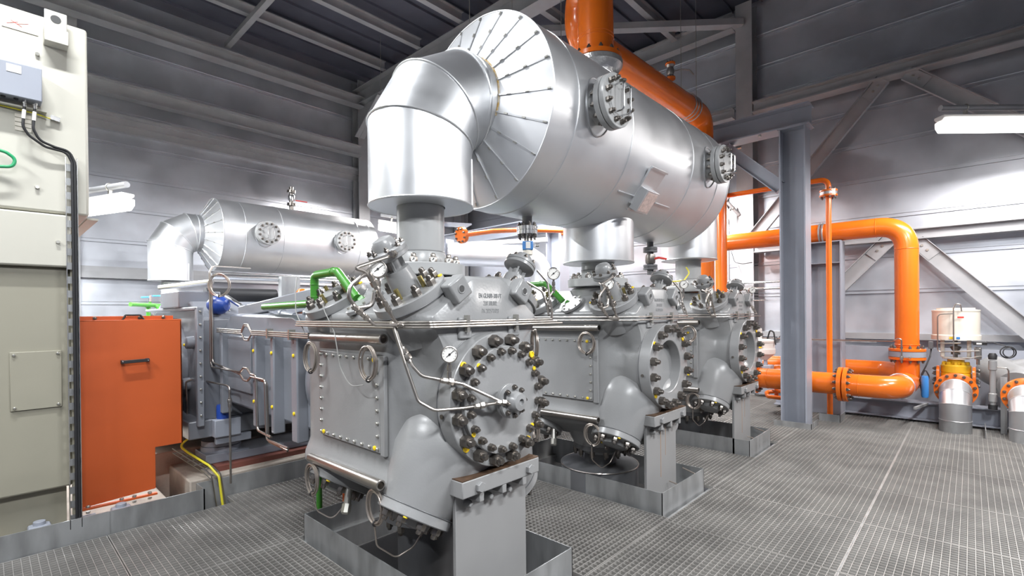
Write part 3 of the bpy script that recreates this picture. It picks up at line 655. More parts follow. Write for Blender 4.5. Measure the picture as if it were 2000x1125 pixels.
# nozzle pipes with flanges
for k, (nx, zt) in enumerate(((XN1, 2.30), (XN1+2.03, 2.08), (XN3, 2.25))):
    p = MB().lathe([(.15, 1.985), (.15, zt)], (nx, DY+.01, 0), (0, 0, 1), 40).lathe([(.165, 1.90), (.165, 1.955), (.15, 1.99)], (nx, DY+.01, 0), (0, 0, 1), 40).build('nozzle_pipe', GREYN, r)
    MB().ring((nx, DY+.01, 1.988), (0, 0, 1), .151, .004, 40).build('weld_bead', GREYC, p)
    f = MB().lathe([(.275, 1.832), (.278, 1.836), (.278, 1.900), (.274, 1.905), (.16, 1.905)], (nx, DY+.01, 0), (0, 0, 1), 64).build('nozzle_flange', GREYN, r)
    for i in range(12):
        t = 2*math.pi*(i+.4)/12; q = Vector((nx+.222*math.cos(t), DY+.01+.222*math.sin(t), 1.905)); inst(*NUT_L, 'nut', BOLT, f, q, (0, 0, 1))
        a = math.atan2(-.73*1.0, -.68); o_ = Vector((-.62, -.78, 0)).normalized()
        if math.cos(t)*-.6+math.sin(t)*-.78 > -.35:
            tg = inst('witness', lambda: MB().lathe([(.0145, 0), (.0145, .0012), (0, .0012)], (0, 0, 0), (0, 0, 1), 16), 'white_mark', WHITE, f, q+o_*.027+Vector((0, 0, .016)), o_)
            inst('tick', lambda: MB().obox((.001, .002, .0016), (.7, .7, 0), (-.7, .7, 0), (0, 0, 1), .009, .0016, .0005).obox((.003, .004, .0016), (.2, -.9, 0), (.9, .2, 0), (0, 0, 1), .006, .0016, .0005), 'black_tick', BLACK, f, q+o_*.0275+Vector((0, 0, .016)), o_)
# central outlet on top
f = MB().lathe([(.19, 3.6), (.185, 3.80), (.20, 3.83), (.225, 3.87), (.235, 3.88), (.235, 3.925), (.165, 3.93)], (DX, DY, 0), (0, 0, 1), 48).build('outlet_nozzle', SILV, r)
# data plate box on the shell
t = R_(-142); c = Vector((3.84, DY+DR*math.cos(t), DZ+DR*math.sin(t))); n = Vector((0, math.cos(t), math.sin(t))); u = Vector((0, -math.sin(t), math.cos(t)))
if u.z < 0: u = -u
b = MB().obox(c+u*.05, (1, 0, 0), u, n, .13, .17, .010).build('plate_holder', ALU, r, .003)
MB().obox(c-u*.055+n*.040, (1, 0, 0), u, n, .10, .10, .04).build('plate_box', ALU, b, .004); MB().obox(c-u*.055+n*.081, (1, 0, 0), u, n, .083, .083, .002).build('data_plate', PINKL, b)
for k in (-.17, .21): MB().obox(c+u*k+n*.016, (1, 0, 0), u, n, .135, .007, .006).build('edge_strip', ALU2, b)
for xx in (3.62, 4.25): MB().tube([(xx-.16, c.y+.03, c.z-.045), (xx+.12, c.y+.03, c.z-.045)], .006, 6).build('lap_strip', ALU2, r)
# drains below the drum
def flpair(m, x, y, z, rr, th=.028): m.lathe([(rr, -th-.003), (rr, -.003), (rr*.9, -.002), (rr*.9, .002), (rr, .003), (rr, th+.003)], (x, y, z), (0, 0, 1), 32)
m = MB().cyl((2.925, DY, 2.42), (2.925, DY, 2.25), .04, 20); d = m.build('drain_neck', GREYC, r)
m = MB(); flpair(m, 2.925, DY, 2.245, .082); f = m.build('drain_flange', CHROME, r)
for i in range(8):
    t = 2*math.pi*i/8+.2; inst('stud', lambda: MB().hexa((0, 0, .032), (0, 0, 1), .024, .02).hexa((0, 0, -.032), (0, 0, -1), .024, .02).cyl((0, 0, -.07), (0, 0, .065), .007, 8), 'stud', BOLT, f, (2.925+.063*math.cos(t), DY+.063*math.sin(t), 2.245), (0, 0, 1))
q = thing('level_transmitter', 'blue and white level transmitter hanging under the big tank', 'sensor', (2.93, DY, 2.17))
MB().cyl((2.93, DY, 2.21), (2.93, DY, 2.16), .012, 12).build('stem', BOLTL, q)
MB().obox((2.93, DY, 2.125), (.68, -.73, 0), (.73, .68, 0), (0, 0, 1), .042, .042, .034).build('housing', BLUEL, q, .006)
MB().obox((2.93-.03, DY-.031, 2.127), (.68, -.73, 0), (.73, .68, 0), (0, 0, 1), .018, .002, .026).build('white_label', WHITE, q)
MB().lathe([(.04, 0), (.04, .035), (.034, .04), (0, .04)], (2.93, DY, 2.092), (0, 0, -1), 12).build('ribbed_base', CREAM, q)
MB().cyl((2.975, DY-.04, 2.13), (2.995, DY-.06, 2.13), .013, 12).build('knob', CHROME, q)
m = MB().cyl((4.96, DY, 2.42), (4.96, DY, 2.0), .035, 20); flpair(m, 4.96, DY, 2.27, .075, .024); flpair(m, 4.96, DY, 2.08, .075, .024)
q = m.build('drain_valve', GREYD, None); tag(q, 'drain valve with a red lever under the far half of the big tank', 'valve')
MB().lathe([(.05, 0), (.055, .03), (.055, .07), (.05, .1)], (4.96, DY, 2.12), (0, 0, 1), 20).build('valve_body', BOLT, q); MB().tube([(4.96, DY-.05, 2.17), (4.98, DY-.09, 2.18), (5.09, DY-.12, 2.17)], .012, 8, bend=.02).build('lever', RED, q)
tag(MB().tube([(5.02, DY-.02, 2.02), (5.25, DY-.1, 1.93), (5.5, DY-.14, 1.95), (5.68, DY-.13, 2.05), (5.7, DY-.08, 2.12)], .008, 8, bend=.15).build('earth_cable', YCAB), 'yellow-green earth cable from the drain valve to the far nozzle', 'cable')
# --- second damper in the background
r = thing('suction_damper', 'smaller aluminium-clad tank in the background at left', 'tank', (3.8, 8.55, 2.85))
drum(r, 2.41, 4.98, 8.55, 2.85, .555, (2.72, 3.28, 4.62, 4.85)); cone_end(r, 2.41, 2.24, 8.55, 2.85, .555, .27, 1, 18)
rings_mesh([circ((4.98, 8.55, 2.85), (1, 0, 0), .555, 80), circ((5.07, 8.55, 2.85), (1, 0, 0), .3, 80)], False, True).build('cone_end', ALU, r, ang=20)
elbow_sleeve(r, 1.87, 8.55, .275, .33, 2.85, 2.11, 1, 2.25, pipe_r=.12)
p = MB().lathe([(.12, 1.5), (.12, 2.1)], (1.87, 8.55, 0), (0, 0, 1), 32).build('nozzle_pipe', GREYN, r); MB().lathe([(.2, 1.5), (.2, 1.58), (.13, 1.6)], (1.87, 8.55, 0), (0, 0, 1), 32).build('nozzle_flange', GREYN, r)
handhole(r, 2.99, 8.55, 2.86, .555, 1.0, 7.84); handhole(r, 4.27, 8.55, 2.86, .555, 1.0, 7.84)
m = MB().cyl((3.63, 8.55, 3.38), (3.63, 8.55, 3.80), .035, 16); flpair(m, 3.63, 8.55, 3.50, .07, .02); flpair(m, 3.63, 8.55, 3.72, .07, .02)
q = m.build('vent_valve', BOLT); tag(q, 'vent valve with a red lever on top of the background tank', 'valve'); MB().lathe([(.05, 0), (.055, .03), (.055, .08), (.05, .1)], (3.63, 8.55, 3.56), (0, 0, 1), 16).build('valve_body', CHROME, q); MB().bar((3.68, 8.5, 3.57), (3.86, 8.45, 3.56), .03, .012).build('lever', RED, q)
# ================================================================ TUBES, CABLES AND FITTINGS ON THE CYLINDERS
def tubes(name, label, cat, lines, r=.008, mt=None, bend=.04, parent=None, group=None):
    o = None
    for i, l in enumerate(lines):
        q = MB().tube(l, r, 10, bend=bend).build(name if o is None else 'tube_run', mt or STEEL, o if o else parent)
        if o is None: o = q
    if label: tag(o, label, cat, group)
    return o
def fitting(parent, p, d, s=.016, l=.04):
    p = Vector(p); d = Vector(d).normalized(); m = MB().hexa(p-d*l/2, d, s*1.3, l*.45).hexa(p+d*l*.02, d, s*1.6, l*.45).cyl(p-d*l*.7, p+d*l*.7, s*.62, 10); return m.build('union_nut', STEEL, parent)
GL = ['nearest', 'middle', 'farthest']
for ci in range(3):
    o_ = XS*ci; x = X0+o_
    def T(p): return (p[0]+o_, p[1], p[2])
    # three parallel tubes wrapping the chest
    L = []
    for k, dz in enumerate((.013, 0, -.013)):
        L.append([T((1.395-.004*k, 3.22 if ci == 0 else 3.1, 1.545+dz)), T((1.395-.004*k, 2.10, 1.545+dz)), T((1.50, 1.938-.004*k, 1.545+dz)), T((2.44+.05*k, 1.938-.004*k, 1.545+dz))])
    t = tubes('instrument_tubes', 'bundle of stainless tubes wrapping the %s cylinder above its end flange' % GL[ci], 'tube', [L[0], L[2]] if ci else L, .0065)
    for px in (1.735, 2.115): MB().box(px-.01+o_, px+.01+o_, 1.928, 1.955, 1.50, 1.59).build('tube_clamp', BOLTL, t)
    # vertical offtakes from the unloader to the tubes
    A = [T(p) for p in ((1.40, 2.11, 1.90), (1.33, 2.06, 1.875), (1.15, 2.05, 1.81), (1.20, 2.05, 1.80), (1.245, 2.05, 1.755), (1.36, 2.05, 1.57), (1.385, 2.06, 1.55))]
    B = [T(p) for p in ((1.30, 2.16, 1.83), (1.21, 2.05, 1.79), (1.13, 2.05, 1.73), (1.12, 2.05, 1.68), (1.165, 2.05, 1.62), (1.25, 2.05, 1.55), (1.37, 2.05, 1.545))]
    Dd = [T(p) for p in ((1.165, 2.05, 1.63), (1.24, 2.05, 1.64), (1.25, 2.05, 1.70))]
    t2 = tubes('impulse_tubes', 'bent stainless tubes and dial gauge beside the left unloader of the %s cylinder' % GL[ci], 'tube', [A, B, Dd], .0085)
    fitting(t2, T((1.245, 2.05, 1.755)), (.11, 0, -.18), .02, .06); fitting(t2, T((1.32, 2.05, 1.635)), (.11, 0, -.18), .016, .05); fitting(t2, T((1.165, 2.05, 1.62)), (.085, 0, -.07), .018, .05); fitting(t2, T((1.20, 2.05, 1.59)), (.085, 0, -.07), .016, .04)
    fitting(t2, T((1.375, 2.08, 1.895)), (1, .7, .2), .022, .05); fitting(t2, T((1.38, 2.06, 1.55)), (1, 0, -.2), .018, .05)
    g = gauge(t2, T((1.285, 2.07, 1.815)), (-.62, -.78, .1), .042)
    # right unloader's tubes
    E2 = [T(p) for p in ((2.50, 2.10, 1.88), (2.56, 2.06, 1.80), (2.56, 2.04, 1.68), (2.50, 1.98, 1.60), (2.46, 1.95, 1.55))]
    F2 = [T(p) for p in ((2.42, 2.12, 1.80), (2.50, 2.06, 1.74), (2.52, 2.04, 1.66), (2.47, 1.98, 1.58))]
    t3 = tubes('impulse_tubes', 'stainless tubes curving down beside the right unloader of the %s cylinder' % GL[ci], 'tube', [E2, F2], .0075)
    fitting(t3, T((2.53, 2.02, 1.64)), (-.3, -.3, -.5), .018, .06)
    gauge(t3, T((2.60, 2.04, 1.86)), (-.75, -.65, 0), .042); MB().tube([T((2.60, 2.05, 1.74)), T((2.56, 2.05, 1.70))], .006, 8).build('tube_run', STEEL, t3)
    # conduits with hanging cable hanks, upper and lower
    for zz, up_ in ((1.46, 1), (.70, 0)):
        c0, c1 = T((1.425 if up_ else 1.40, 3.06, zz)), T((1.425 if up_ else 1.40, 2.25, zz+.008))
        m = MB(); d_ = Vector(c1)-Vector(c0); m.lathe([(.026, 0), (.028, .004), (.028, d_.length-.002), (.025, d_.length), (.020, d_.length), (.020, d_.length-.05), (0, d_.length-.05)], c0, d_, 20)
        tag(m.build('cable_conduit', STEEL), '%s open-ended steel conduit on the left side of the %s cylinder' % ('upper' if up_ else 'lower', GL[ci]), 'conduit')
        cz = zz-.022
        coil('cable_hank', T((1.40, 2.36 if up_ else 2.31, cz-.10)), (-1, 0, 0), .085 if not up_ else .088, 5, '%s coiled steel cable hanging at the open conduit end of the %s cylinder' % ('upper' if up_ else 'lower', GL[ci]),
             tail=None if up_ else [T((1.40, 2.32, .50)), T((1.42, 2.33, .36)), T((1.52, 2.30, .27)), T((1.62, 2.28, .30)), T((1.70, 2.25, .42))])
        if ci == 0: coil('cable_hank', T((1.38, 3.0, cz-.10)), (-1, .0, 0), .088, 5, '%s coiled steel cable at the back conduit end of the nearest cylinder' % ('upper' if up_ else 'lower'),
             tail=None if up_ else [T((1.38, 2.99, .48)), T((1.40, 2.98, .38)), T((1.46, 2.9, .33)), T((1.52, 2.85, .42))])
        coil('cable_hank', T((2.42, 2.06, 1.40 if up_ else .86)), (.80, -.6, 0), .085, 5, '%s coiled cable on the right side of the %s cylinder beside its end flange' % ('upper' if up_ else 'lower', GL[ci]))
    # green cooling-water pipe on the rear valve cover
    if ci < 2:
        m = MB().tube([T(p) for p in ((1.5, 4.05, 1.665), (1.5, 3.19, 1.675), (1.5, 3.19, 1.862), (1.5, 2.88, 1.868), (1.53, 2.70, 1.70))], .027, 16, bend=.045, k=7)
        o = m.build('cooling_pipe', GREEN); tag(o, 'bright green cooling pipe bent over the rear valve cover of the %s cylinder' % GL[ci], 'pipe', 'green cooling pipes')
        for p, d in (((1.5, 3.19, 1.72), (0, 0, 1)), ((1.5, 3.19, 1.80), (0, 0, 1)), ((1.5, 2.93, 1.868), (0, 1, 0)), ((1.53, 2.72, 1.715), (-.2, .6, .6))): MB().ring(T(p), d, .0275, .003, 20).build('weld', GREEN, o)
        MB().lathe([(.032, 0), (.032, .03), (.028, .035)], T((1.545, 2.675, 1.69)), (0.1, -.5, -.3), 6).build('connector', GREEN, o)
# gauge and tubes over the nearest end cover
t = tubes('impulse_tubes', 'long bent stainless tubes feeding the hub of the nearest end cover, with a dial gauge', 'tube',
    [[(1.385, 2.09, 1.545), (1.395, 2.06, 1.46), (1.41, 1.97, 1.345), (1.43, 1.93, 1.30), (1.53, 1.88, 1.272), (1.61, 1.84, 1.25), (1.80, 1.74, 1.14)],
     [(1.37, 2.07, 1.53), (1.385, 2.0, 1.36), (1.415, 1.94, 1.18), (1.47, 1.885, 1.135), (1.62, 1.84, 1.13), (1.79, 1.75, 1.145), (1.86, 1.70, 1.125)]], .0085, bend=.05)
fitting(t, (1.40, 2.01, 1.40), (.02, -.06, -.1), .02, .06); fitting(t, (1.545, 1.872, 1.268), (.9, -.3, -.2), .02, .06); fitting(t, (1.69, 1.80, 1.137), (.9, -.4, .1), .019, .05); fitting(t, (1.79, 1.745, 1.145), (.9, -.5, -.1), .018, .05)
gauge(t, (1.545, 1.86, 1.40), (-.55, -.83, .02), .041, L_=.075)
tag(MB().tube([(1.44, 3.0, 1.76), (1.40, 2.85, 1.62), (1.385, 2.70, 1.50), (1.375, 2.62, 1.30), (1.37, 2.50, 1.20), (1.37, 2.36, 1.225)], .003, 6, bend=.15).build('sensor_cable', CABL), 'thin grey sensor cable drooping across the nearest cylinder side panel', 'cable')
tag(MB().tube([(1.44, 3.32, 1.86), (1.42, 3.30, 1.75), (1.40, 3.25, 1.62), (1.40, 3.12, 1.48)], .003, 6, bend=.1).build('sensor_cable', CABL), 'thin cable dropping from the rear valve cover to the nearest conduit', 'cable')
# green and orange uprights behind the nearest pit
tag(MB().cyl((1.72, 3.62, -.4), (1.72, 3.62, .55), .022, 16).build('drain_pipe', GREEN), 'short green upright pipe behind the nearest pit', 'pipe')
tag(MB().cyl((1.93, 3.62, -.4), (1.93, 3.62, .5), .02, 16).build('drain_pipe', ORANGEG), 'short orange upright pipe behind the nearest pit', 'pipe')
# ================================================================ CRANKCASE AND DRIVE
r = thing('crankcase', 'long blue-grey compressor crankcase on its foundation rail', 'machine frame', (4, 6, .34))
MB().prism([(5.12, .64), (6.95, .64), (6.95, 1.60), (6.6, 1.74), (5.45, 1.74), (5.12, 1.58)], 'x', 1.34, 6.75).build('housing', CRK, r, .02)
MB().box(1.22, 6.8, 5.05, 7.0, .50, .66).build('base_rail', CRK, r, .01)
e = MB().box(1.275, 1.33, 4.98, 5.04, .62, 1.68).box(1.275, 1.33, 5.0, 7.0, 1.65, 1.68).build('end_frame', CRK, r, .008)
for i in range(9): inst(*SCR, 'screw', BOLTL, e, (1.30, 4.98, .72+i*.115), (0, -1, 0))
MB().lathe([(.46, 0), (.46, .08), (.42, .16), (.25, .24)], (1.36, 6.0, 1.12), (-1, 0, 0), 48).build('bearing_housing', CRK, r)
MB().box(1.26, 1.62, 5.5, 6.2, 1.68, 1.84).build('top_box', CRK, r, .01)
for y, z in ((5.35, 1.35), (5.5, .95)):
    b = MB().lathe([(.06, 0), (.055, .06), (.035, .065), (0, .065)], (1.34, y, z), (-1, 0, 0), 20).build('round_boss', CRK, r); inst(*CAPY, 'yellow_plug', YEL, b, (1.275, y+.03, z-.02), (-1, 0, 0))
for xx in (2.9, 3.6, 4.6, 5.4): MB().obox((xx, 5.9, 1.80), (1, 0, .0), (0, 1, 0), (0, 0, 1), .035, .6, .06).build('top_rib', CRK, r, .006)
for i in range(14): inst(*SCR, 'screw', BOLTL, r, (1.6+.36*i, 5.2, 1.645), (0, -.5, .8))
for ci in range(3):
    x = X0+XS*ci; g = MB().prism([(3.25, .80), (5.1, .80), (5.1, 1.50), (4.9, 1.62), (3.6, 1.60), (3.25, 1.48)], 'x', x-.40, x+.40).build('crosshead_guide', CRK, r, .025)
    MB().lathe([(.44, 0), (.44, .07), (.40, .08)], (x, 3.245, ZC), (0, 1, 0), 56).build('guide_flange', CRK, g)
    for sx in (-1, 1):
        for y, wd in ((4.15, .03), (3.79, .03), (3.41, .05), (4.95, .03)):
            xa, xb = x+sx*.39, x+sx*.475; MB().box(min(xa, xb), max(xa, xb), y-wd, y+wd, .72, 1.46).build('rib', CRK, g, .01)
            if sx < 0 and ci == 0 and y < 4.5:
                for z in (1.32, .92): inst(*CAPY, 'yellow_plug', YEL, g, (xb, y, z), (sx, 0, 0))
        MB().box(min(x+sx*.39, x+sx*.43), max(x+sx*.39, x+sx*.43), 4.35, 4.9, .95, 1.42).build('guide_window_cover', CRK, g, .006)
    for y in (3.5, 3.95, 4.4): MB().lathe([(.03, -.12), (.03, .10), (.036, .10), (.036, .13)], (x-.28, y, 1.60), (0, 1, .1), 12).build('stud_boss', CRK, g)
    for k in range(3): MB().bar((x-.35+.3*k, 4.8, 1.63), (x-.2+.3*k, 3.7, 1.75), .05, .10).build('cast_rib', CRK, g, .01)
    for i in range(14):
        t = 2*math.pi*(i+.5)/14; inst(*NUT_S, 'screw', BOLTL, g, (x+.42*math.cos(t), 3.245, ZC+.42*math.sin(t)), (0, -1, 0))
# foundation
m = MB().box(1.18, 7.4, 4.87, 7.8, -.6, .19).box(1.05, 7.4, 5.55, 7.8, -.6, .32); tag(m.build('foundation', CONC, None, .012), 'stepped concrete foundation under the crankcase', 'foundation')
tag(MB().box(-1.6, 1.045, 4.67, 7.8, -.6, .06).build('foundation', CONC, None, .01), 'low concrete plinth under the beige motor and orange guard', 'foundation')
tag(MB().box(1.42, 7.0, 4.98, 5.52, .19, .235).build('foundation_plate', REDP), 'dark red primed plate along the concrete under the crankcase', 'plate')
tag(MB().box(1.55, 7.0, 5.10, 5.50, .235, .31).build('foundation_rail', GREYB, None, .006), 'blue-grey rail lying on the dark red plate', 'rail')
p = thing('machine_mount', 'grey screw mount with blue cap under the crankcase corner', 'mount', (1.55, 5.28, .235))
MB().box(1.37, 1.74, 5.12, 5.46, .235, .32).build('foot_plate', GREYB, p, .006)
d = MB().lathe([(.17, .32), (.17, .365), (.155, .37), (.165, .375), (.165, .42), (.10, .43)], (1.55, 5.3, 0), (0, 0, 1), 40).build('screw_ring', GREYB, p)
MB().box(1.42, 1.72, 5.0, 5.05, .43, .50).build('jack_block', GREYB, p, .006)
MB().lathe([(.055, .64), (.055, .75), (.05, .765), (0, .768)], (1.49, 5.03, .02), (0, 0, 1), 28).build('blue_cap', BLUE, p); MB().box(1.40, 1.62, 4.96, 5.1, .50, .66).build('mount_block', GREYB, p, .008)
bc = MB().lathe([(0, -.10), (.05, -.085), (.082, -.04), (.09, 0), (.082, .04), (.05, .085), (0, .10)], (1.50, 5.16, 1.70), (.6, -.8, 0), 24).build('blue_cap', BLUE); tag(bc, 'blue rounded cap on top of the crankcase behind the vertical tube', 'cap')
# coupling guard
r = thing('coupling_guard', 'tall orange sheet-metal coupling guard with black handles', 'guard', (.7, 4.9, .15))
Yg = 4.88
MB().prism([(.468, .165), (.945, .195), (.945, .53), (1.137, .53), (1.137, 1.565), (.468, 1.575)], 'y', Yg, Yg+.012).box(.468, 1.137, Yg, Yg+.9, 1.565, 1.575).box(1.125, 1.137, Yg, Yg+.9, .53, 1.57).build('front_sheet', ORANGEG, r, .003)
MB().box(.468, 1.09, Yg+.05, Yg+.85, 1.57, 1.605).build('rear_ledge', ORANGEG, r, .003)
MB().box(.468, .95, Yg-.03, Yg+.01, .150, .165).build('foot_flange', ORANGEG, r, .002)
for X_ in (.58, .86, 1.02): inst(*NUT_S, 'screw', BOLTL, r, (X_, Yg+.05, 1.59), (0, -1, 0))
for X_ in (.52, .72, .80, .90): inst('gb', lambda: MB().hexa((0, 0, 0), (0, 0, 1), .024, .016).hexa((0, 0, -.03), (0, 0, -1), .024, .014), 'screw', BOLTL, r, (X_, Yg-.015, .166), (0, 0, 1))
h = MB().tube([(.745, Yg+.02, 1.572), (.76, Yg+.02, 1.60), (.765, Yg+.02, 1.612), (.86, Yg+.02, 1.612), (.868, Yg+.02, 1.60), (.885, Yg+.02, 1.572)], .007, 8, bend=.012).build('lifting_handle', BLACK, r)
h = MB().bar((.725, Yg-.045, 1.245), (.905, Yg-.045, 1.25), .014, .026).bar((.735, Yg, 1.246), (.735, Yg-.05, 1.246), .02, .026).bar((.895, Yg, 1.25), (.895, Yg-.05, 1.25), .02, .026).build('pull_handle', BLACK, r, .003)
for X_ in (.735, .895): inst('dot', lambda: MB().lathe([(.006, 0), (.004, .003), (0, .003)], (0, 0, 0), (0, 0, 1), 8), 'rivet', CHROME, h, (X_, Yg-.053, 1.248), (0, -1, 0))
# dark flywheel behind
tag(MB().lathe([(.50, 0), (.52, .02), (.52, .12), (.50, .14), (0, .14)], (1.20, 6.0, .95), (-1, 0, 0), 48).build('flywheel', DARK), 'dark flywheel rim glimpsed behind the orange guard', 'flywheel')
# ================================================================ MOTOR
r = thing('electric_motor', 'tall beige electric motor housing at the left edge', 'motor', (-.8, 5.5, .1))
MB().box(-2.6, .535, 4.72, 7.2, 2.335, 3.70).build('upper_housing', BEIGE, r, .018)
MB().box(-2.6, .430, 4.70, 7.2, 1.955, 2.325).build('terminal_band', BEIGE, r, .012)
MB().box(-2.6, .425, 4.76, 7.2, .385, 1.955).build('lower_cover', BEIGED, r, .012)
MB().box(-2.6, .40, 4.85, 7.2, .10, .385).build('recessed_base', BEIGED, r)
MB().box(.425, .468, 4.735, 4.80, .10, 2.33).build('corner_strip', BEIGED, r)
MB().box(.535, .60, 4.85, 7.2, 2.33, 2.345).build('underside_lip', BEIGE, r)
a = MB().box(.115, .375, 4.745, 4.762, .965, 1.365).build('access_panel', BEIGED, r, .003)
for px, pz in ((.135, .985), (.355, .985), (.135, 1.345), (.355, 1.345)): inst(*SCR, 'screw', BOLTL, a, (px, 4.745, pz), (0, -1, 0))
l = MB().box(.30, .425, 4.62, 4.72, 3.50, 3.60).box(.305, .42, 4.655, 4.67, 3.56, 3.73).build('lifting_lug', BEIGE, r, .004)
MB().lathe([(.028, 0), (.028, .001), (0, .001)], (.362, 4.6545, 3.675), (0, -1, 0), 20).build('eye_hole', DARK, l)
pl = MB().box(.10, .275, 4.715, 4.722, 3.55, 3.63).build('instruction_plate', CREAM, r)
MB().obox((.15, 4.714, 3.59), (1, 0, .5), (0, 1, 0), (-.5, 0, 1), .03, .001, .001).obox((.17, 4.714, 3.59), (1, 0, -.5), (0, 1, 0), (.5, 0, 1), .03, .001, .001).obox((.20, 4.714, 3.60), (1, 0, .4), (0, 1, 0), (-.4, 0, 1), .03, .001, .001).build('red_diagram', RED, pl)
for px, pz in ((.27, 3.42), (.26, 2.5), (.36, 2.13)): inst('stud2', lambda: MB().hexa((0, 0, 0), (0, 0, 1), .022, .02), 'bolt', BOLTL, r, (px, 4.70 if pz < 2.3 else 4.72, pz), (0, -1, 0))
tagp = MB()
for k in range(4): tagp.box(.155, .235, 4.714, 4.72, 2.87+k*.030, 2.893+k*.030)
tagp.build('number_plates', CREAM, r)
MB().bar((.33, 4.70, 3.0), (.38, 4.70, 2.99), .02, .03).build('earth_lug', CHROME, r)
j = thing('junction_box', 'grey junction box with a white label on the beige motor', 'junction box', (.1, 4.68, 3.06))
MB().box(-.35, .285, 4.60, 4.715, 3.06, 3.285).build('box', GREYB, j, .006); MB().box(.115, .185, 4.597, 4.60, 3.215, 3.265).build('white_label', WHITE, j)
MB().box(-.35, .31, 4.66, 4.715, 3.015, 3.025).build('bracket', BEIGE, j)
for xx in (.12, .18): MB().lathe([(.012, 0), (.012, .008), (0, .008)], (xx-.02, 4.64, 3.06), (0, 0, -1), 12).build('blind_plug', BLACK, j)
for xx in (.20, .25): MB().lathe([(.013, 0), (.013, .02), (.010, .022), (.010, .045)], (xx, 4.64, 3.06), (0, 0, -1), 10).build('gland', CHROME, j)
for i, (xx, sx) in enumerate(((.20, .41), (.25, .425))):
    o = MB().tube([(xx, 4.64, 3.03), (xx-.01, 4.64, 2.88), (xx+.02, 4.65, 2.80-.02*i+.03), (xx+.10, 4.66, 2.775+.01*i), (sx+.0, 4.67, 2.765+.012*i), (sx+.028, 4.67, 2.70), (sx+.028, 4.67, .12)], .0085, 10, bend=.07, k=7).build('power_cable', BLACK)
    tag(o, 'black cable from the %s gland of the junction box down the tray' % ['left', 'right'][i], 'cable'); MB().cyl((xx-.002, 4.64, 2.995), (xx-.006, 4.64, 2.935), .0105, 8).build('cable_marker', WHITE, o)
tag(MB().tube([(-.4, 4.70, 3.02), (.1, 4.70, 3.01), (.25, 4.69, 3.0), (.33, 4.69, 2.985)], .0045, 8, bend=.1).build('earth_cable', YCAB), 'thin yellow-green earth wire under the junction box', 'cable')
tag(MB().tube([(-.3, 4.66, 2.72), (.0, 4.64, 2.715), (.11, 4.64, 2.69), (.155, 4.64, 2.655), (.14, 4.64, 2.60), (.05, 4.64, 2.585), (-.3, 4.66, 2.585)], .010, 10, bend=.05, k=8).build('green_cable', GCAB), 'green cable loop at the left edge of the motor', 'cable')
r = thing('cable_tray', 'vertical slotted cable tray on the right edge of the beige motor', 'cable tray', (.44, 4.68, .1))
MB().box(.400, .404, 4.655, 4.70, .10, 2.73).build('rail', CHROME, r); MB().box(.462, .466, 4.655, 4.70, .10, 2.73).build('rail', CHROME, r)
for k in range(26): MB().box(.404, .462, 4.692, 4.696, .14+k*.10, .19+k*.10).build('rung', GALV, r)
r = thing('cable_tray', 'small slotted cable tray arching over the concrete step to the grating', 'cable tray', (1.3, 4.8, 0))
for dx in (-.035, .035): MB().tube([(1.19+dx, 5.30, .40), (1.32+dx, 4.86, .28), (1.36+dx, 4.80, .22), (1.385+dx, 4.76, -.05)], .006, 6, bend=.04).tube([(1.19+dx, 5.30, .36), (1.32+dx, 4.86, .24), (1.36+dx, 4.80, .18)], .004, 6, bend=.04).build('rail', STEEL, r)
for k in range(5): MB().bar((1.165+.028*k, 5.28-.09*k, .36-.025*k), (1.235+.028*k, 5.28-.09*k, .36-.025*k), .012, .004).build('rung', GALV, r)
tag(MB().tube([(1.30, 5.15, .62), (1.27, 5.2, .50), (1.20, 5.28, .42), (1.24, 5.15, .37), (1.33, 4.88, .29), (1.38, 4.79, .2), (1.395, 4.75, -.05)], .010, 10, bend=.06).build('earth_cable', YCAB), 'thick yellow cable running over the small tray to the grating', 'cable')
for i, (xx, yy, zz) in enumerate(((.25, 4.78, .06), (.70, 4.76, .06))):
    r = thing('anchor_bolt', ['large anchor bolt below the beige motor', 'large hexagonal anchor bolt in front of the orange guard'][i], 'bolt', (xx, yy, zz), 'anchor bolts')
    MB().box(xx-.11, xx+.11, yy-.09, yy+.09, zz, zz+.02).build('plate', GREYB, r, .003); MB().hexa((xx, yy, zz+.02), (0, 0, 1), .12, .07).lathe([(.035, 0), (.033, .03), (0, .03)], (xx, yy, zz+.085), (0, 0, 1), 16).build('nut', GREYB, r, .003)
tag(MB().box(.45, .56, 4.73, 4.85, .06, .12).cyl((.56, 4.78, .10), (.66, 4.78, .115), .009, 10).hexa((.655, 4.78, .115), (1, 0, .1), .034, .02).build('jack_screw', GREYB, None, .002), 'horizontal jack screw on a block between motor and anchor bolt', 'bolt')
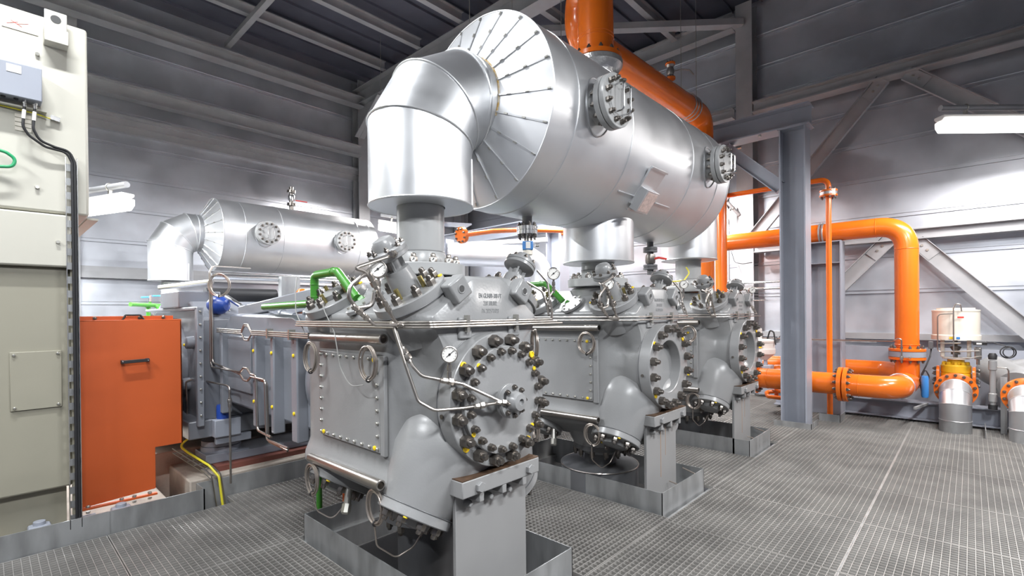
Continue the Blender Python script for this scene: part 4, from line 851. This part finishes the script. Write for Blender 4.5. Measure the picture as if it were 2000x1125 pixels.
# ================================================================ TUBES IN FRONT OF THE CRANKCASE
def ringclamp(p, parent): MB().ring(p, (1, .2, 0), .05, .007, 18).build('ring_clamp', STEEL, parent)
t = tubes('lube_oil_tubes', 'copper-toned tubes running along the crosshead guide with a ring-shaped loop', 'tube', [[(1.425, 4.95, 1.47+dz), (1.425, 4.33, 1.465+dz), (1.425, 4.27, 1.465+dz+(.05 if dz >= 0 else -.05)), (1.425, 4.19, 1.465+dz+(.05 if dz >= 0 else -.05)), (1.425, 4.12, 1.465+dz), (1.425, 3.12, 1.465+dz)] for dz in (.014, .0, -.014)], .0065, bend=.02)
for y in (3.79, 3.41): MB().box(1.415, 1.46, y-.01, y+.01, 1.43, 1.50).build('tube_clamp', BOLTL, t)
t = tubes('lube_oil_tubes', 'tall tube from behind the background tank dropping and looping under the guide', 'tube',
    [[(1.9, 5.5, 2.09), (1.45, 5.14, 2.06), (1.42, 5.12, 2.0), (1.42, 5.12, 1.16), (1.42, 5.08, 1.13), (1.42, 4.35, 1.14), (1.42, 4.28, 1.18), (1.42, 4.2, 1.18), (1.42, 4.12, 1.14), (1.42, 4.02, 1.14), (1.42, 4.0, .72), (1.42, 3.74, .71)],
     [(1.43, 5.11, 1.93), (1.43, 5.10, 1.17), (1.42, 4.35, 1.12), (1.42, 4.28, 1.08), (1.42, 4.2, 1.08), (1.42, 4.12, 1.12), (1.42, 3.84, 1.12), (1.42, 3.82, .68), (1.42, 3.45, .68)],
     [(1.44, 4.02, 1.10), (1.44, 3.86, 1.10), (1.44, 3.85, .66), (1.44, 3.5, .65)]], .009, bend=.04)
t = tubes('drain_tube', 'thin upright tube with a black valve in front of the crankcase', 'tube', [[(1.42, 4.62, .17), (1.42, 4.62, .99), (1.42, 4.70, 1.0), (1.36, 5.42, 1.0), (1.30, 5.45, .98), (1.30, 5.42, .80), (1.32, 5.5, .72), (1.32, 5.5, .62)]], .0085, bend=.03)
fitting(t, (1.42, 4.62, .86), (0, 0, 1), .02, .06); MB().bar((1.40, 4.66, .85), (1.40, 4.66, .91), .02, .02).build('valve_knob', BLACK, t)
tag(MB().cyl((1.60, 5.25, 1.78), (1.60, 4.85, 1.68), .022, 16).build('cable_conduit', CHROME), 'short open conduit lying tilted on the crankcase top', 'conduit')
tag(MB().tube([(1.26, 6.2, 1.90), (1.50, 5.35, 1.93)], .026, 14).build('cable_conduit', CHROME), 'open steel conduit above the orange guard', 'conduit')
coil('cable_hank', (1.46, 5.0, 1.88), (-.6, -.8, 0), .10, 3, 'coiled cable hanging behind the tall vertical tube')
# small orange actuator on the crankcase
r = thing('control_valve', 'small orange and yellow-black actuator behind the green pipe', 'valve', (2.0, 4.5, 1.6))
MB().lathe([(.055, 0), (.05, .06), (.025, .09), (.022, .15)], (2.0, 4.5, 1.60), (0, 0, 1), 20).build('base', ORANGE, r); MB().lathe([(.022, 0), (.055, .03), (.055, .07), (.03, .10), (0, .10)], (2.0, 4.5, 1.74), (0, 0, 1), 20).build('cap', ORANGE, r)
MB().box(1.90, 1.95, 4.5, 4.56, 1.66, 1.70).build('black_switch', BLACK, r); MB().box(1.90, 1.95, 4.5, 4.56, 1.70, 1.73).build('yellow_switch_cover', YEL, r)
# background between crankcase and second tank
tag(MB().cyl((1.85, 6.6, 2.07), (4.6, 6.6, 2.07), .035, 16).cyl((1.85, 6.7, 2.12), (4.6, 6.7, 2.12), .018, 12).cyl((2.75, 6.75, 1.95), (4.6, 6.75, 1.95), .025, 12).build('conduit_run', CHROME), 'bright conduits running below the background tank', 'conduit')
tag(MB().box(2.62, 2.86, 6.5, 6.6, 1.72, 2.10).build('conduit_bracket', GALV), 'galvanised bracket plate holding the bright conduits at the end of the black roll', 'bracket')
tag(MB().box(3.3, 3.42, 6.8, 6.9, 1.72, 2.0).build('conduit_bracket', GALV), 'narrow galvanised bracket plate between the black roll and the green pipe', 'bracket')
tag(MB().cyl((1.86, 6.9, 1.86), (2.7, 6.9, 1.86), .09, 28).build('bellows_roll', BLACK), 'black ribbed roll under the bright conduits', 'roll')
r = thing('compressor_cylinder', 'partly hidden rear compressor cylinder under the background tank', 'compressor cylinder', (1.9, 8.5, .5))
MB().prism([(-.42+1.87, .75), (-.2+1.87, .6), (.2+1.87, .6), (.42+1.87, .75), (.42+1.87, 1.42), (.2+1.87, 1.55), (-.2+1.87, 1.55), (-.42+1.87, 1.42)], 'y', 7.65, 9.2).build('body', GREYC, r, .02)
MB().box(1.5, 2.25, 6.9, 7.7, .2, 1.4).build('guide', GREYB, r, .02)
for k in range(5): inst(*NUT_L, 'nut', BOLTL, r, (1.58+.1*k, 8.2, 1.58), (0, 0, 1))
r = thing('water_valves', 'green water pipes with two blue-lever valves behind the orange guard', 'valve', (1.6, 8.2, 1.55))
MB().cyl((1.30, 8.0, 1.76), (1.75, 8.3, 1.745), .028, 14).tube([(1.50, 8.2, 1.75), (1.53, 8.2, 1.74), (1.53, 8.2, 1.50)], .03, 12).tube([(1.60, 8.2, 1.75), (1.64, 8.2, 1.73), (1.64, 8.2, 1.50)], .03, 12).cyl((1.55, 8.2, 1.75), (1.55, 8.2, 1.82), .016, 10).build('pipes', GREEN, r)
MB().bar((1.45, 8.2, 1.86), (1.55, 8.2, 1.865), .02, .02).bar((1.58, 8.2, 1.88), (1.69, 8.2, 1.885), .02, .02).build('blue_levers', BLUEL, r, .003)
MB().cyl((1.55, 8.2, 1.80), (1.55, 8.2, 1.89), .022, 10).cyl((1.68, 8.2, 1.80), (1.68, 8.2, 1.90), .022, 10).build('valve_stems', CHROME, r)
# ================================================================ OVERHEAD ORANGE PIPE
def pipe_flange(parent, c, d, r, th, n, mt, nk, rb, nmt=None, key='nutP'):
    c = Vector(c); d = Vector(d).normalized(); f = MB().lathe([(r*.97, 0), (r, .003), (r, th-.003), (r*.97, th), (0, th)], c, d, 48).build('flange', mt, parent); a, b, _ = frame(d)
    for i in range(n):
        t = 2*math.pi*(i+.5)/n; q = a*math.cos(t)+b*math.sin(t)
        if nk: inst(key+'%.3f' % nk, nut_proto(nk, nk*.8, nk*.3), 'nut', nmt or BOLT, f, c+d*th*(1 if rb > 0 else 0)+q*abs(rb), d*(1 if rb > 0 else -1))
    return f
r = thing('overhead_pipe', 'thick orange pipe rising from the big tank and running overhead to the right', 'pipe', (3.945, 2.57, 4.0))
MB().tube([(3.945, 2.565, 3.97), (3.945, 2.57, 4.78), (4.22, 2.92, 4.82), (4.25, 2.95, 4.44), (7.33, 2.93, 4.49), (7.33, 2.93, 1.6)], .165, 40, bend=.22, k=10).build('pipe', ORANGE, r)
pipe_flange(r, (3.945, 2.565, 3.932), (0, 0, 1), .235, .045, 12, ORANGE, .034, .205)
for z in (4.14, 4.17): MB().ring((3.945, 2.567, z), (0, 0, 1), .165, .004, 40).build('weld_bead', ORANGE, r)
for x in (6.75, 6.83, 6.93): MB().ring((x, 2.93, 4.49), (1, 0, 0), .168, .012, 40).build('metal_band', SILV, r)
r = thing('vent_valve', 'small flanged vent valve with a lever on top of the overhead orange pipe', 'valve', (6.3, 2.93, 4.65))
MB().cyl((6.3, 2.93, 4.62), (6.3, 2.93, 4.72), .03, 14).build('stub', ORANGE, r); pipe_flange(r, (6.3, 2.93, 4.70), (0, 0, 1), .065, .025, 8, ORANGE, .018, .05)
MB().lathe([(.055, 4.73), (.04, 4.76), (.055, 4.81), (.04, 4.86), (.055, 4.89)], (6.3, 2.93, 0), (0, 0, 1), 20).build('valve_body', STEEL, r); pipe_flange(r, (6.3, 2.93, 4.895), (0, 0, 1), .065, .025, 8, ORANGE, .018, .05)
MB().tube([(6.3, 2.90, 4.80), (6.34, 2.80, 4.81), (6.42, 2.72, 4.80), (6.46, 2.68, 4.74)], .010, 8, bend=.03).build('lever', STEEL, r)
# ================================================================ PORTAL FRAME
r = thing('portal_frame', 'blue-grey steel portal frame with knee brace in front of the right wall', 'frame', (7.65, 1.78, 0))
MB().ibeam((7.69, 1.78, 0), (7.69, 1.78, 4.10), .32, .30, .012, .018, (0, 1, 0)).build('post', GREYB, r)
MB().box(7.54, 7.84, 1.60, 1.96, 4.09, 4.105).build('cap_plate', GREYB, r)
MB().ibeam((7.69, 1.57, 4.25), (7.69, 5.2, 4.25), .29, .30, .012, .018).build('beam', GREYB, r)
MB().ibeam((7.69, 1.96, 3.33), (7.69, 2.76, 4.10), .18, .16, .010, .012, (0, -1, 1)).build('knee_brace', GREYB, r)
MB().ibeam((7.69, 5.05, 0), (7.69, 5.05, 4.10), .32, .30, .012, .018, (0, 1, 0)).build('post', GREYB, r)
MB().box(7.50, 7.506, 1.56, 2.02, -.1, .075).box(7.50, 7.9, 1.56, 1.566, -.1, .075).build('base_curb', GALV, r)
for y in (2.2, 3.05): inst('bigb', lambda: MB().hexa((0, 0, 0), (0, 0, 1), .036, .024), 'bolt', BOLTL, r, (7.60, y, 4.105), (0, 0, -1))
r = thing('support_column', 'shorter steel column carrying the bent orange pipe', 'column', (8.85, 1.62, 0))
MB().ibeam((8.85, 1.62, 0), (8.85, 1.62, 2.62), .42, .30, .012, .018, (0, 1, 0)).build('post', GREYB, r); MB().box(8.70, 9.0, 1.41, 1.83, 2.62, 2.635).box(8.70, 9.0, 1.42, 1.82, 2.30, 2.31).build('stiffener', GREYB, r)
MB().ring((8.85, 1.70, 2.78), (0, 1, 0), .142, .014, 36).ring((8.85, 1.66, 2.78), (0, 1, 0), .142, .014, 36).build('pipe_strap', SILV, r)
# ================================================================ ORANGE PIPING ON THE RIGHT
r = thing('discharge_line', 'big glossy orange pipe bending down to a flanged riser beside the right wall', 'pipe', (8.8, .66, 1.0))
PR = .138
MB().tube([(8.85, 3.35, 2.78), (8.85, .66, 2.78), (8.85, .66, 1.02)], PR, 40, bend=.34, k=12).build('pipe', ORANGE, r)
MB().ring((8.85, 1.0, 2.78), (0, 1, 0), PR, .005, 40).ring((8.85, .66, 2.44), (0, 0, 1), PR, .005, 40).ring((8.85, .66, 1.10), (0, 0, 1), PR+.003, .006, 40).build('weld_bead', ORANGE, r)
pipe_flange(r, (8.85, .66, 1.045), (0, 0, -1), .212, .038, 12, ORANGE, .034, -.18)
MB().lathe([(.20, .925), (.21, .93), (.21, 1.0), (.20, 1.005)], (8.85, .66, 0), (0, 0, 1), 48).build('gasket_spacer', GREYB, r)
pipe_flange(r, (8.85, .66, .925), (0, 0, -1), .212, .038, 12, ORANGE, .034, .18)
r = thing('floor_pipe', 'big orange floor-level pipe with a bolted flange pair and an elbow under the riser', 'pipe', (8.1, 1.3, .56))
MB().tube([(8.1, 2.55, .565), (8.1, .70, .565), (8.72, .67, .565), (8.85, .66, .58)], .150, 40, bend=.26, k=12).build('pipe', ORANGE, r)
MB().cyl((8.85, .66, .5), (8.85, .66, .92), .14, 36).build('tee', ORANGE, r)
pipe_flange(r, (8.1, 1.30, .565), (0, 1, 0), .235, .05, 14, ORANGE, .036, .20); pipe_flange(r, (8.1, 1.285, .565), (0, -1, 0), .235, .05, 14, ORANGE, .036, .20)
pipe_flange(r, (8.1, 2.40, .565), (0, 1, 0), .235, .05, 14, ORANGE, .036, -.20); MB().ring((8.1, 2.25, .565), (0, 1, 0), .151, .004, 40).ring((8.1, 1.12, .565), (0, 1, 0), .151, .004, 40).build('weld_bead', ORANGE, r)
MB().ring((8.36, .70, .565), (.95, -.3, 0), .160, .013, 40).build('pipe_strap', SILV, r); MB().bar((8.46, .53, .50), (8.46, .53, .28), .03, .015).bar((8.40, .55, .28), (8.9, .45, .28), .03, .03).build('strap_foot', GALV, r)
MB().cyl((8.1, 1.285, .33), (8.1, 1.35, .33), .004, 6).build('stud', BOLT, r)
tag(MB().tube([(9.15, 2.6, .70), (9.15, .95, .70), (8.9, .7, .70)], .125, 36, bend=.2).build('floor_pipe', ORANGE), 'second orange floor pipe running behind the short column', 'pipe')
tag(MB().lathe([(.035, .40), (.042, .43), (.042, .66), (.035, .69)], (8.66, .46, 0), (0, 0, 1), 24).build('spring_support', BLUEL), 'light blue spring support beside the orange elbow', 'support')
# vertical orange line with flange (thin) near the portal
r = thing('thin_riser', 'thin vertical orange pipe with a flange pair near its top', 'pipe', (8.4, 1.51, 0))
MB().tube([(8.4, 1.51, -.3), (8.4, 1.51, 3.50), (8.4, 1.9, 3.50), (8.4, 3.05, 3.50)], .037, 20, bend=.12, k=8).build('pipe', ORANGE, r)
pipe_flange(r, (8.4, 1.51, 3.31), (0, 0, 1), .115, .028, 8, ORANGE, .026, .09); pipe_flange(r, (8.4, 1.51, 3.27), (0, 0, -1), .115, .028, 8, ORANGE, .026, .09); MB().lathe([(.105, 0), (.108, .04)], (8.4, 1.51, 3.27), (0, 0, 1), 36).build('gasket_wrap', SILV, r)
MB().box(8.25, 8.6, 1.36, 1.366, -.1, .10).box(8.25, 8.256, 1.36, 1.62, -.1, .10).build('base_curb', GALV, r)
tag(MB().tube([(8.0, 2.9, 1.75), (8.0, 2.9, 3.42), (8.4, 3.0, 3.5)], .088, 28, bend=.12).build('orange_riser', ORANGE), 'orange vertical pipe at the far end of the big tank', 'pipe')
for z in (1.95, 1.75): tag(MB().cyl((8.05, 2.82, z), (8.6, 2.45, z+.01), .010, 10).build('impulse_tube', STEEL), 'thin tube leaving the orange vertical pipe, %s of two' % ('upper' if z > 1.8 else 'lower'), 'tube')
r = thing('small_loop_pipe', 'small bent orange pipe low beside the portal post', 'pipe', (8.3, 2.2, .25))
MB().tube([(8.35, 2.0, .245), (8.35, 2.33, .25), (8.45, 2.38, .30), (8.6, 2.2, .32)], .032, 16, bend=.05).cyl((8.4, 2.22, .25), (8.4, 2.22, .42), .03, 14).build('pipe', ORANGE, r); MB().lathe([(.06, .33), (.06, .36)], (8.4, 2.22, 0), (0, 0, 1), 20).build('flange', ORANGE, r)
# instrument rod between column and riser
t = tubes('impulse_line', 'thin steel line running from the column to the orange riser with a small gauge valve', 'tube', [[(8.62, 2.6, 1.15), (8.62, .80, 1.150), (8.60, .74, 1.19), (8.60, .70, 1.18), (8.60, .70, .86)]], .009, bend=.03)
MB().box(8.61, 8.63, .98, 1.9, 1.125, 1.14).build('angle_rail', GALV, t); MB().hexa((8.60, .70, .90), (0, 0, 1), .035, .05).cyl((8.60, .70, .93), (8.60, .62, .93), .008, 8).cyl((8.60, .62, .93), (8.60, .60, .93), .022, 12).build('needle_valve', STEEL, t)
# ================================================================ SKID, CONTROL VALVE, SILVER PIPES
r = thing('skid_beam', 'long grey skid beam lying along the right wall behind the silver pipes', 'beam', (9.0, .3, .15))
MB().ibeam((9.05, 2.4, .16), (9.05, -2.2, .16), .25, .24, .012, .016).build('beam', GREYB, r); MB().box(9.15, 10.0, -2.2, 2.4, -.02, .03).build('drip_tray', GALV, r)
tag(MB().box(9.80, 9.86, -2.5, 3.0, .05, 1.0).build('splash_panel', GREYB), 'grey low panel along the foot of the right wall', 'panel')
def silver(y, x, lab, rr=.162, zf=.50):
    r = thing('insulated_elbow', lab, 'pipe', (x, y, 0), 'silver floor elbows')
    js = mitre(x, y, rr, .22, zf, 1); N = len(js[0])
    bot = [Vector((p.x, p.y, -.25)) for p in js[0]]; mid = [Vector((p.x, p.y, .15)) for p in js[0]]
    rings_mesh([bot, mid]).build('lower_jacket', GALV, r, ang=25); rings_mesh([mid, js[1]]).build('jacket', ALU2, r, ang=25)
    for a, b in ((1, 2), (2, 3), (3, 4)): rings_mesh([js[a], js[b]]).build('gore', ALU2, r, ang=25)
    for k in (1, 2, 3): MB().tube(js[k], .005, 6, closed=True).build('bead', ALU, r)
    MB().tube(mid, .005, 6, closed=True).build('bead', ALU, r)
    pipe_flange(r, (x+.235, y, zf+.01), (1, 0, 0), .225, .035, 14, ORANGE, .034, -.195)
    return r
silver(.155, 8.60, 'silver clad elbow rising from the grating under the yellow valve')
silver(-.49, 8.45, 'silver clad elbow cut by the right edge of the view')
tag(MB().box(8.35, 8.9, -.13, -.124, -.05, .10).build('kick_plate', GALV), 'short galvanised kick plate between the silver elbows', 'kick plate')
VX, VY = 9.05, .155
r = thing('control_valve', 'yellow bolted valve with a big cream drum actuator and tubing', 'valve', (VX, VY, .5))
MB().lathe([(.11, .40), (.15, .48), (.158, .60), (.158, .715), (.150, .72), (.150, .728), (.158, .732), (.158, .82), (.145, .835), (.09, .84)], (VX, VY, 0), (0, 0, 1), 48).build('valve_body', YELV, r)
for i in range(10):
    t = 2*math.pi*i/10; MB().lathe([(.024, .82), (.024, .862), (.017, .87), (0, .87)], (VX+.125*math.cos(t), VY+.125*math.sin(t), 0), (0, 0, 1), 14).build('yellow_nut', YELV, r)
MB().lathe([(.09, .84), (.09, .905), (.08, .91)], (VX, VY, 0), (0, 0, 1), 28).build('neck', YELV, r)
for sg in (-1, 1): pipe_flange(r, (VX, VY+sg*.165, .66), (0, sg, 0), .15, .035, 8, ORANGE, .034, .115)
MB().lathe([(.14, .91), (.14, .93), (0, .93)], (VX, VY, 0), (0, 0, 1), 36).build('yoke_plate', CREAM, r)
for sg in (-1, 1): MB().box(VX-.04, VX+.04, VY+sg*.135-.022, VY+sg*.135+.022, .93, 1.20).build('yoke_leg', CREAM, r, .01)
MB().cyl((VX, VY, .93), (VX, VY, 1.20), .022, 16).lathe([(.05, .97), (.05, 1.0), (.03, 1.01), (.06, 1.06), (.06, 1.08), (.035, 1.09)], (VX, VY, 0), (0, 0, 1), 20).build('stem', BOLT, r)
a = MB().lathe([(.258, 1.175), (.258, 1.235), (.245, 1.245), (.248, 1.555), (.252, 1.56), (.252, 1.575), (.20, 1.58), (.20, 1.605), (0, 1.605)], (VX, VY, 0), (0, 0, 1), 64).build('actuator', CREAM, r)
vd = Vector((-1, 0, 0)); FX = VX-.262
MB().obox((FX, .195, 1.205), (0, 1, 0), (0, 0, 1), vd, .018, .014, .002).build('yellow_sticker', YEL, a); MB().obox((FX, .125, 1.205), (0, 1, 0), (0, 0, 1), vd, .018, .014, .002).build('blue_sticker', BLUEL, a)
MB().obox((FX-.02, .10, 1.48), (0, 1, 0), (0, 0, 1), vd, .032, .011, .003).build('red_tag', RED, a)
TX = FX-.03
tubes('air_tubes', None, None, [[(TX, .17, .95), (TX, .17, 1.60), (TX, .15, 1.655), (TX, .10, 1.655), (TX, .09, 1.56)], [(TX, .17, 1.53), (TX, .31, 1.52), (TX, .33, 1.49), (TX, .33, 1.05), (TX, .31, 1.02), (TX, -.08, 1.045)], [(TX, .33, 1.13), (TX, .10, 1.14)], [(TX, .26, .93), (TX, .0, .95), (TX, -.1, .98)]], .008, STEEL, .03, parent=r)
MB().box(VX-.25, VX-.15, .38, .43, 1.05, 1.15).build('limit_switch', GREYD, r, .004); MB().box(VX-.29, VX-.15, -.15, -.02, 1.12, 1.165).build('positioner', BLACK, r, .004); MB().box(VX-.30, VX-.288, -.10, -.05, 1.13, 1.15).build('white_label', WHITE, r)
MB().box(VX-.25, VX-.15, -.10, -.03, .93, 1.09).build('filter_block', STEEL, r, .01); MB().cyl((VX-.2, -.065, .86), (VX-.2, -.065, .93), .018, 12).build('filter_bowl', STEEL, r)
tag(MB().tube([(8.85, .40, 1.05), (8.80, .41, .95), (8.76, .45, .82), (8.76, .50, .70), (8.76, .50, .60), (8.76, .44, .58), (8.76, .42, .68), (8.76, .46, .78), (8.76, .52, .62), (8.78, .5, .45)], .009, 8, bend=.06).build('black_cable', BLACK), 'black cable looping down left of the yellow valve', 'cable')
m = MB()
for k, rr in enumerate((.065, .075, .06)): m.ring((8.78-.01*k, -.33-.01*k, 1.04), (1, .3, 0), rr, .006, 28)
m.tube([(8.75, -.10, 1.15), (8.75, -.2, 1.16), (8.76, -.32, 1.12)], .006, 8, bend=.05); tag(m.build('black_cable', BLACK), 'coiled black cable to the right of the cream actuator', 'cable')
r = thing('level_gauge', 'slim upright grey instrument cylinder right of the yellow valve', 'instrument', (8.95, -.20, .4))
MB().lathe([(.03, .34), (.03, .40), (.042, .40), (.042, .50), (.030, .51), (.030, .80), (.042, .81), (.042, .92), (.03, .93)], (8.8, -.20, 0), (0, 0, 1), 20).build('cylinder', GREYC, r); MB().lathe([(.045, .30), (.045, .36), (0, .36)], (8.8, -.2, 0), (0, 0, 1), 16).lathe([(.04, .94), (.045, .99), (.03, 1.02)], (8.8, -.2, 0), (0, 0, 1), 16).build('end_caps', BLACK, r)
MB().box(8.80, 8.82, -.33, -.27, .0, .72).build('slotted_post', GALV, r); MB().tube([(8.82, -.24, .84), (8.82, -.33, .84), (8.82, -.345, .80), (8.82, -.345, .32)], .008, 8, bend=.03).build('tube', STEEL, r)
tag(MB().tube([(9.5, -.55, .62), (9.45, -.15, .78), (9.2, -.5, .62), (8.95, -.43, .58)], .20, 28, bend=.2).lathe([(.24, 0), (.30, .2), (.30, .5)], (9.3, -.30, .62), (.2, -.5, .0), 36).build('grey_reducer', GREYC), 'large pale grey pipe bend behind the right silver elbow', 'pipe')
r = thing('diaphragm_valve', 'white diaphragm valve behind the farthest cylinder', 'valve', (8.6, 2.43, .7))
MB().lathe([(.05, .80), (.16, .90), (.165, .94), (.165, .98), (.155, .985), (.155, 1.08), (.165, 1.085), (.165, 1.115), (.10, 1.135), (0, 1.14)], (8.6, 2.45, 0), (0, 0, 1), 36).lathe([(.05, 1.13), (.05, 1.30), (.03, 1.31), (0, 1.31)], (8.6, 2.53, 0), (0, 0, 1), 20).build('actuator', WHITE, r)
MB().cyl((8.6, 2.43, .62), (8.6, 2.43, .82), .03, 14).box(8.50, 8.7, 2.33, 2.53, .60, .72).build('yoke', GREYB, r, .01); MB().box(8.42, 8.44, 2.44, 2.50, 1.0, 1.05).build('yellow_plate', YEL, r); MB().tube([(8.6, 2.40, 1.14), (8.6, 2.36, 1.28), (8.58, 2.30, 1.25), (8.56, 2.27, 1.05)], .012, 8, bend=.04).build('hose', BLACK, r)
tag(MB().tube([(8.75, 2.43, .62), (8.75, 2.2, .64), (8.75, 1.9, .74)], .085, 20, bend=.1).build('orange_branch', ORANGE), 'orange branch pipe behind the portal post', 'pipe')
# wall conduits behind the far tank end
tag(MB().cyl((9.85, 3.6, 2.12), (9.85, 1.9, 2.12), .022, 12).cyl((9.85, 3.6, 2.00), (9.85, 1.9, 2.00), .022, 12).build('wall_conduit', CHROME), 'pair of pale horizontal conduits crossing the tall right column', 'conduit')
tag(MB().cyl((9.9, 3.46, 2.2), (9.9, 3.46, 4.4), .035, 12).build('wall_conduit', BEAMM), 'vertical grey conduit left of the tall right column', 'conduit')
tag(MB().tube([(9.85, 3.38, 2.75), (9.8, 3.30, 2.52), (9.8, 3.15, 2.48), (9.85, 3.0, 2.50)], .008, 8, bend=.08).build('black_cable', BLACK), 'thin black cable sagging across the tall right column', 'cable')
tag(MB().cyl((9.4, 3.9, 4.55), (9.6, 3.1, 4.62), .03, 12).cyl((9.2, 4.0, 4.40), (9.6, 3.1, 4.48), .02, 12).build('wall_conduit', BOLTL), 'short conduits by the overhead orange pipe end', 'conduit')
# ================================================================ STEELWORK AND PIPES BETWEEN THE TANKS
r = thing('pipe_rack', 'blue-grey steel rack seen under the big tank', 'frame', (6.4, 6, 0))
MB().ibeam((6.46, 4.98, .32), (6.46, 4.98, 2.95), .28, .26, .012, .016, (0, 1, 0)).build('post', GREYB, r); MB().ibeam((6.42, 8.1, 0), (6.42, 8.1, 2.95), .2, .2, .012, .016, (0, 1, 0)).build('post', GREYB, r)
MB().ibeam((6.42, 4.8, 3.06), (6.42, 8.4, 3.06), .24, .2, .012, .016).build('beam', GREYB, r)
MB().ibeam((5.3, 6.4, .32), (5.3, 6.4, 2.62), .16, .16, .01, .014, (0, 1, 0)).build('post', GALV, r); MB().bar((5.3, 6.4, 2.66), (6.4, 6.4, 2.66), .08, .08).bar((5.3, 6.4, 2.66), (5.3, 8.0, 2.66), .08, .08).bar((6.35, 5.1, 2.80), (5.35, 6.3, 2.74), .07, .07).build('tie_bars', BEAMM, r)
MB().ibeam((4.95, 6.0, .32), (4.95, 6.0, 2.75), .16, .16, .01, .014, (0, 1, 0)).build('post', GREYB, r)
r = thing('insulated_pipe_bend', 'silver clad pipe bend glimpsed between the two front cylinders', 'pipe', (6.2, 5.6, 2.2))
MB().tube([(4.9, 5.95, 2.52), (6.3, 5.22, 2.52), (6.33, 5.20, 1.80)], .18, 32, bend=.40, k=4).build('jacket', ALU, r)
r = thing('insulated_pipe_bend', 'short silver pipe with an orange bolted flange behind the nearest nozzle', 'pipe', (4.7, 6.2, 2.3))
MB().cyl((4.72, 6.22, 2.25), (5.2, 5.98, 2.25), .14, 28).build('jacket', ALU, r); pipe_flange(r, (4.72, 6.22, 2.25), (-.9, .42, 0), .20, .05, 12, ORANGE, .034, .17)
r = thing('orange_cross_pipe', 'thin orange pipe with a small flange crossing under the big tank', 'pipe', (4.9, 4.6, 2.7))
MB().tube([(4.02, 4.55, 2.56), (4.5, 4.55, 2.66), (5.0, 4.5, 2.73), (6.3, 4.5, 2.86), (6.42, 4.87, 2.88)], .032, 14, bend=.1).build('pipe', ORANGE, r); pipe_flange(r, (4.02, 4.55, 2.56), (-.98, 0, -.2), .10, .05, 8, ORANGE, .022, .08)
tag(MB().box(4.1, 4.35, 5.2, 5.5, 2.95, 3.1).box(4.0, 4.15, 5.2, 5.5, 2.85, 3.35).build('orange_bracket', ORANGEG), 'orange bracket plate just right of the nearest nozzle pipe', 'bracket')
tag(MB().bar((3.8, 5.6, 2.84), (4.7, 5.2, 2.84), .25, .02).box(3.82, 3.88, 5.55, 5.61, 1.74, 2.84).build('rack_plate', GREYB), 'thin grey plate under the orange bracket', 'plate')
tag(MB().tube([(9.2, 6.5, 2.95), (6.9, 5.0, 2.95)], .13, 24).build('orange_pipe', ORANGE), 'orange pipe seen between the tank and the middle nozzle', 'pipe')
tag(MB().box(9.3, 10.1, 4.1, 4.12, .6, 2.4).box(7.2, 9.3, 5.6, 5.66, .0, 1.7).build('equipment_panel', GREYB), 'blue-grey panels behind the farthest cylinder', 'panel')
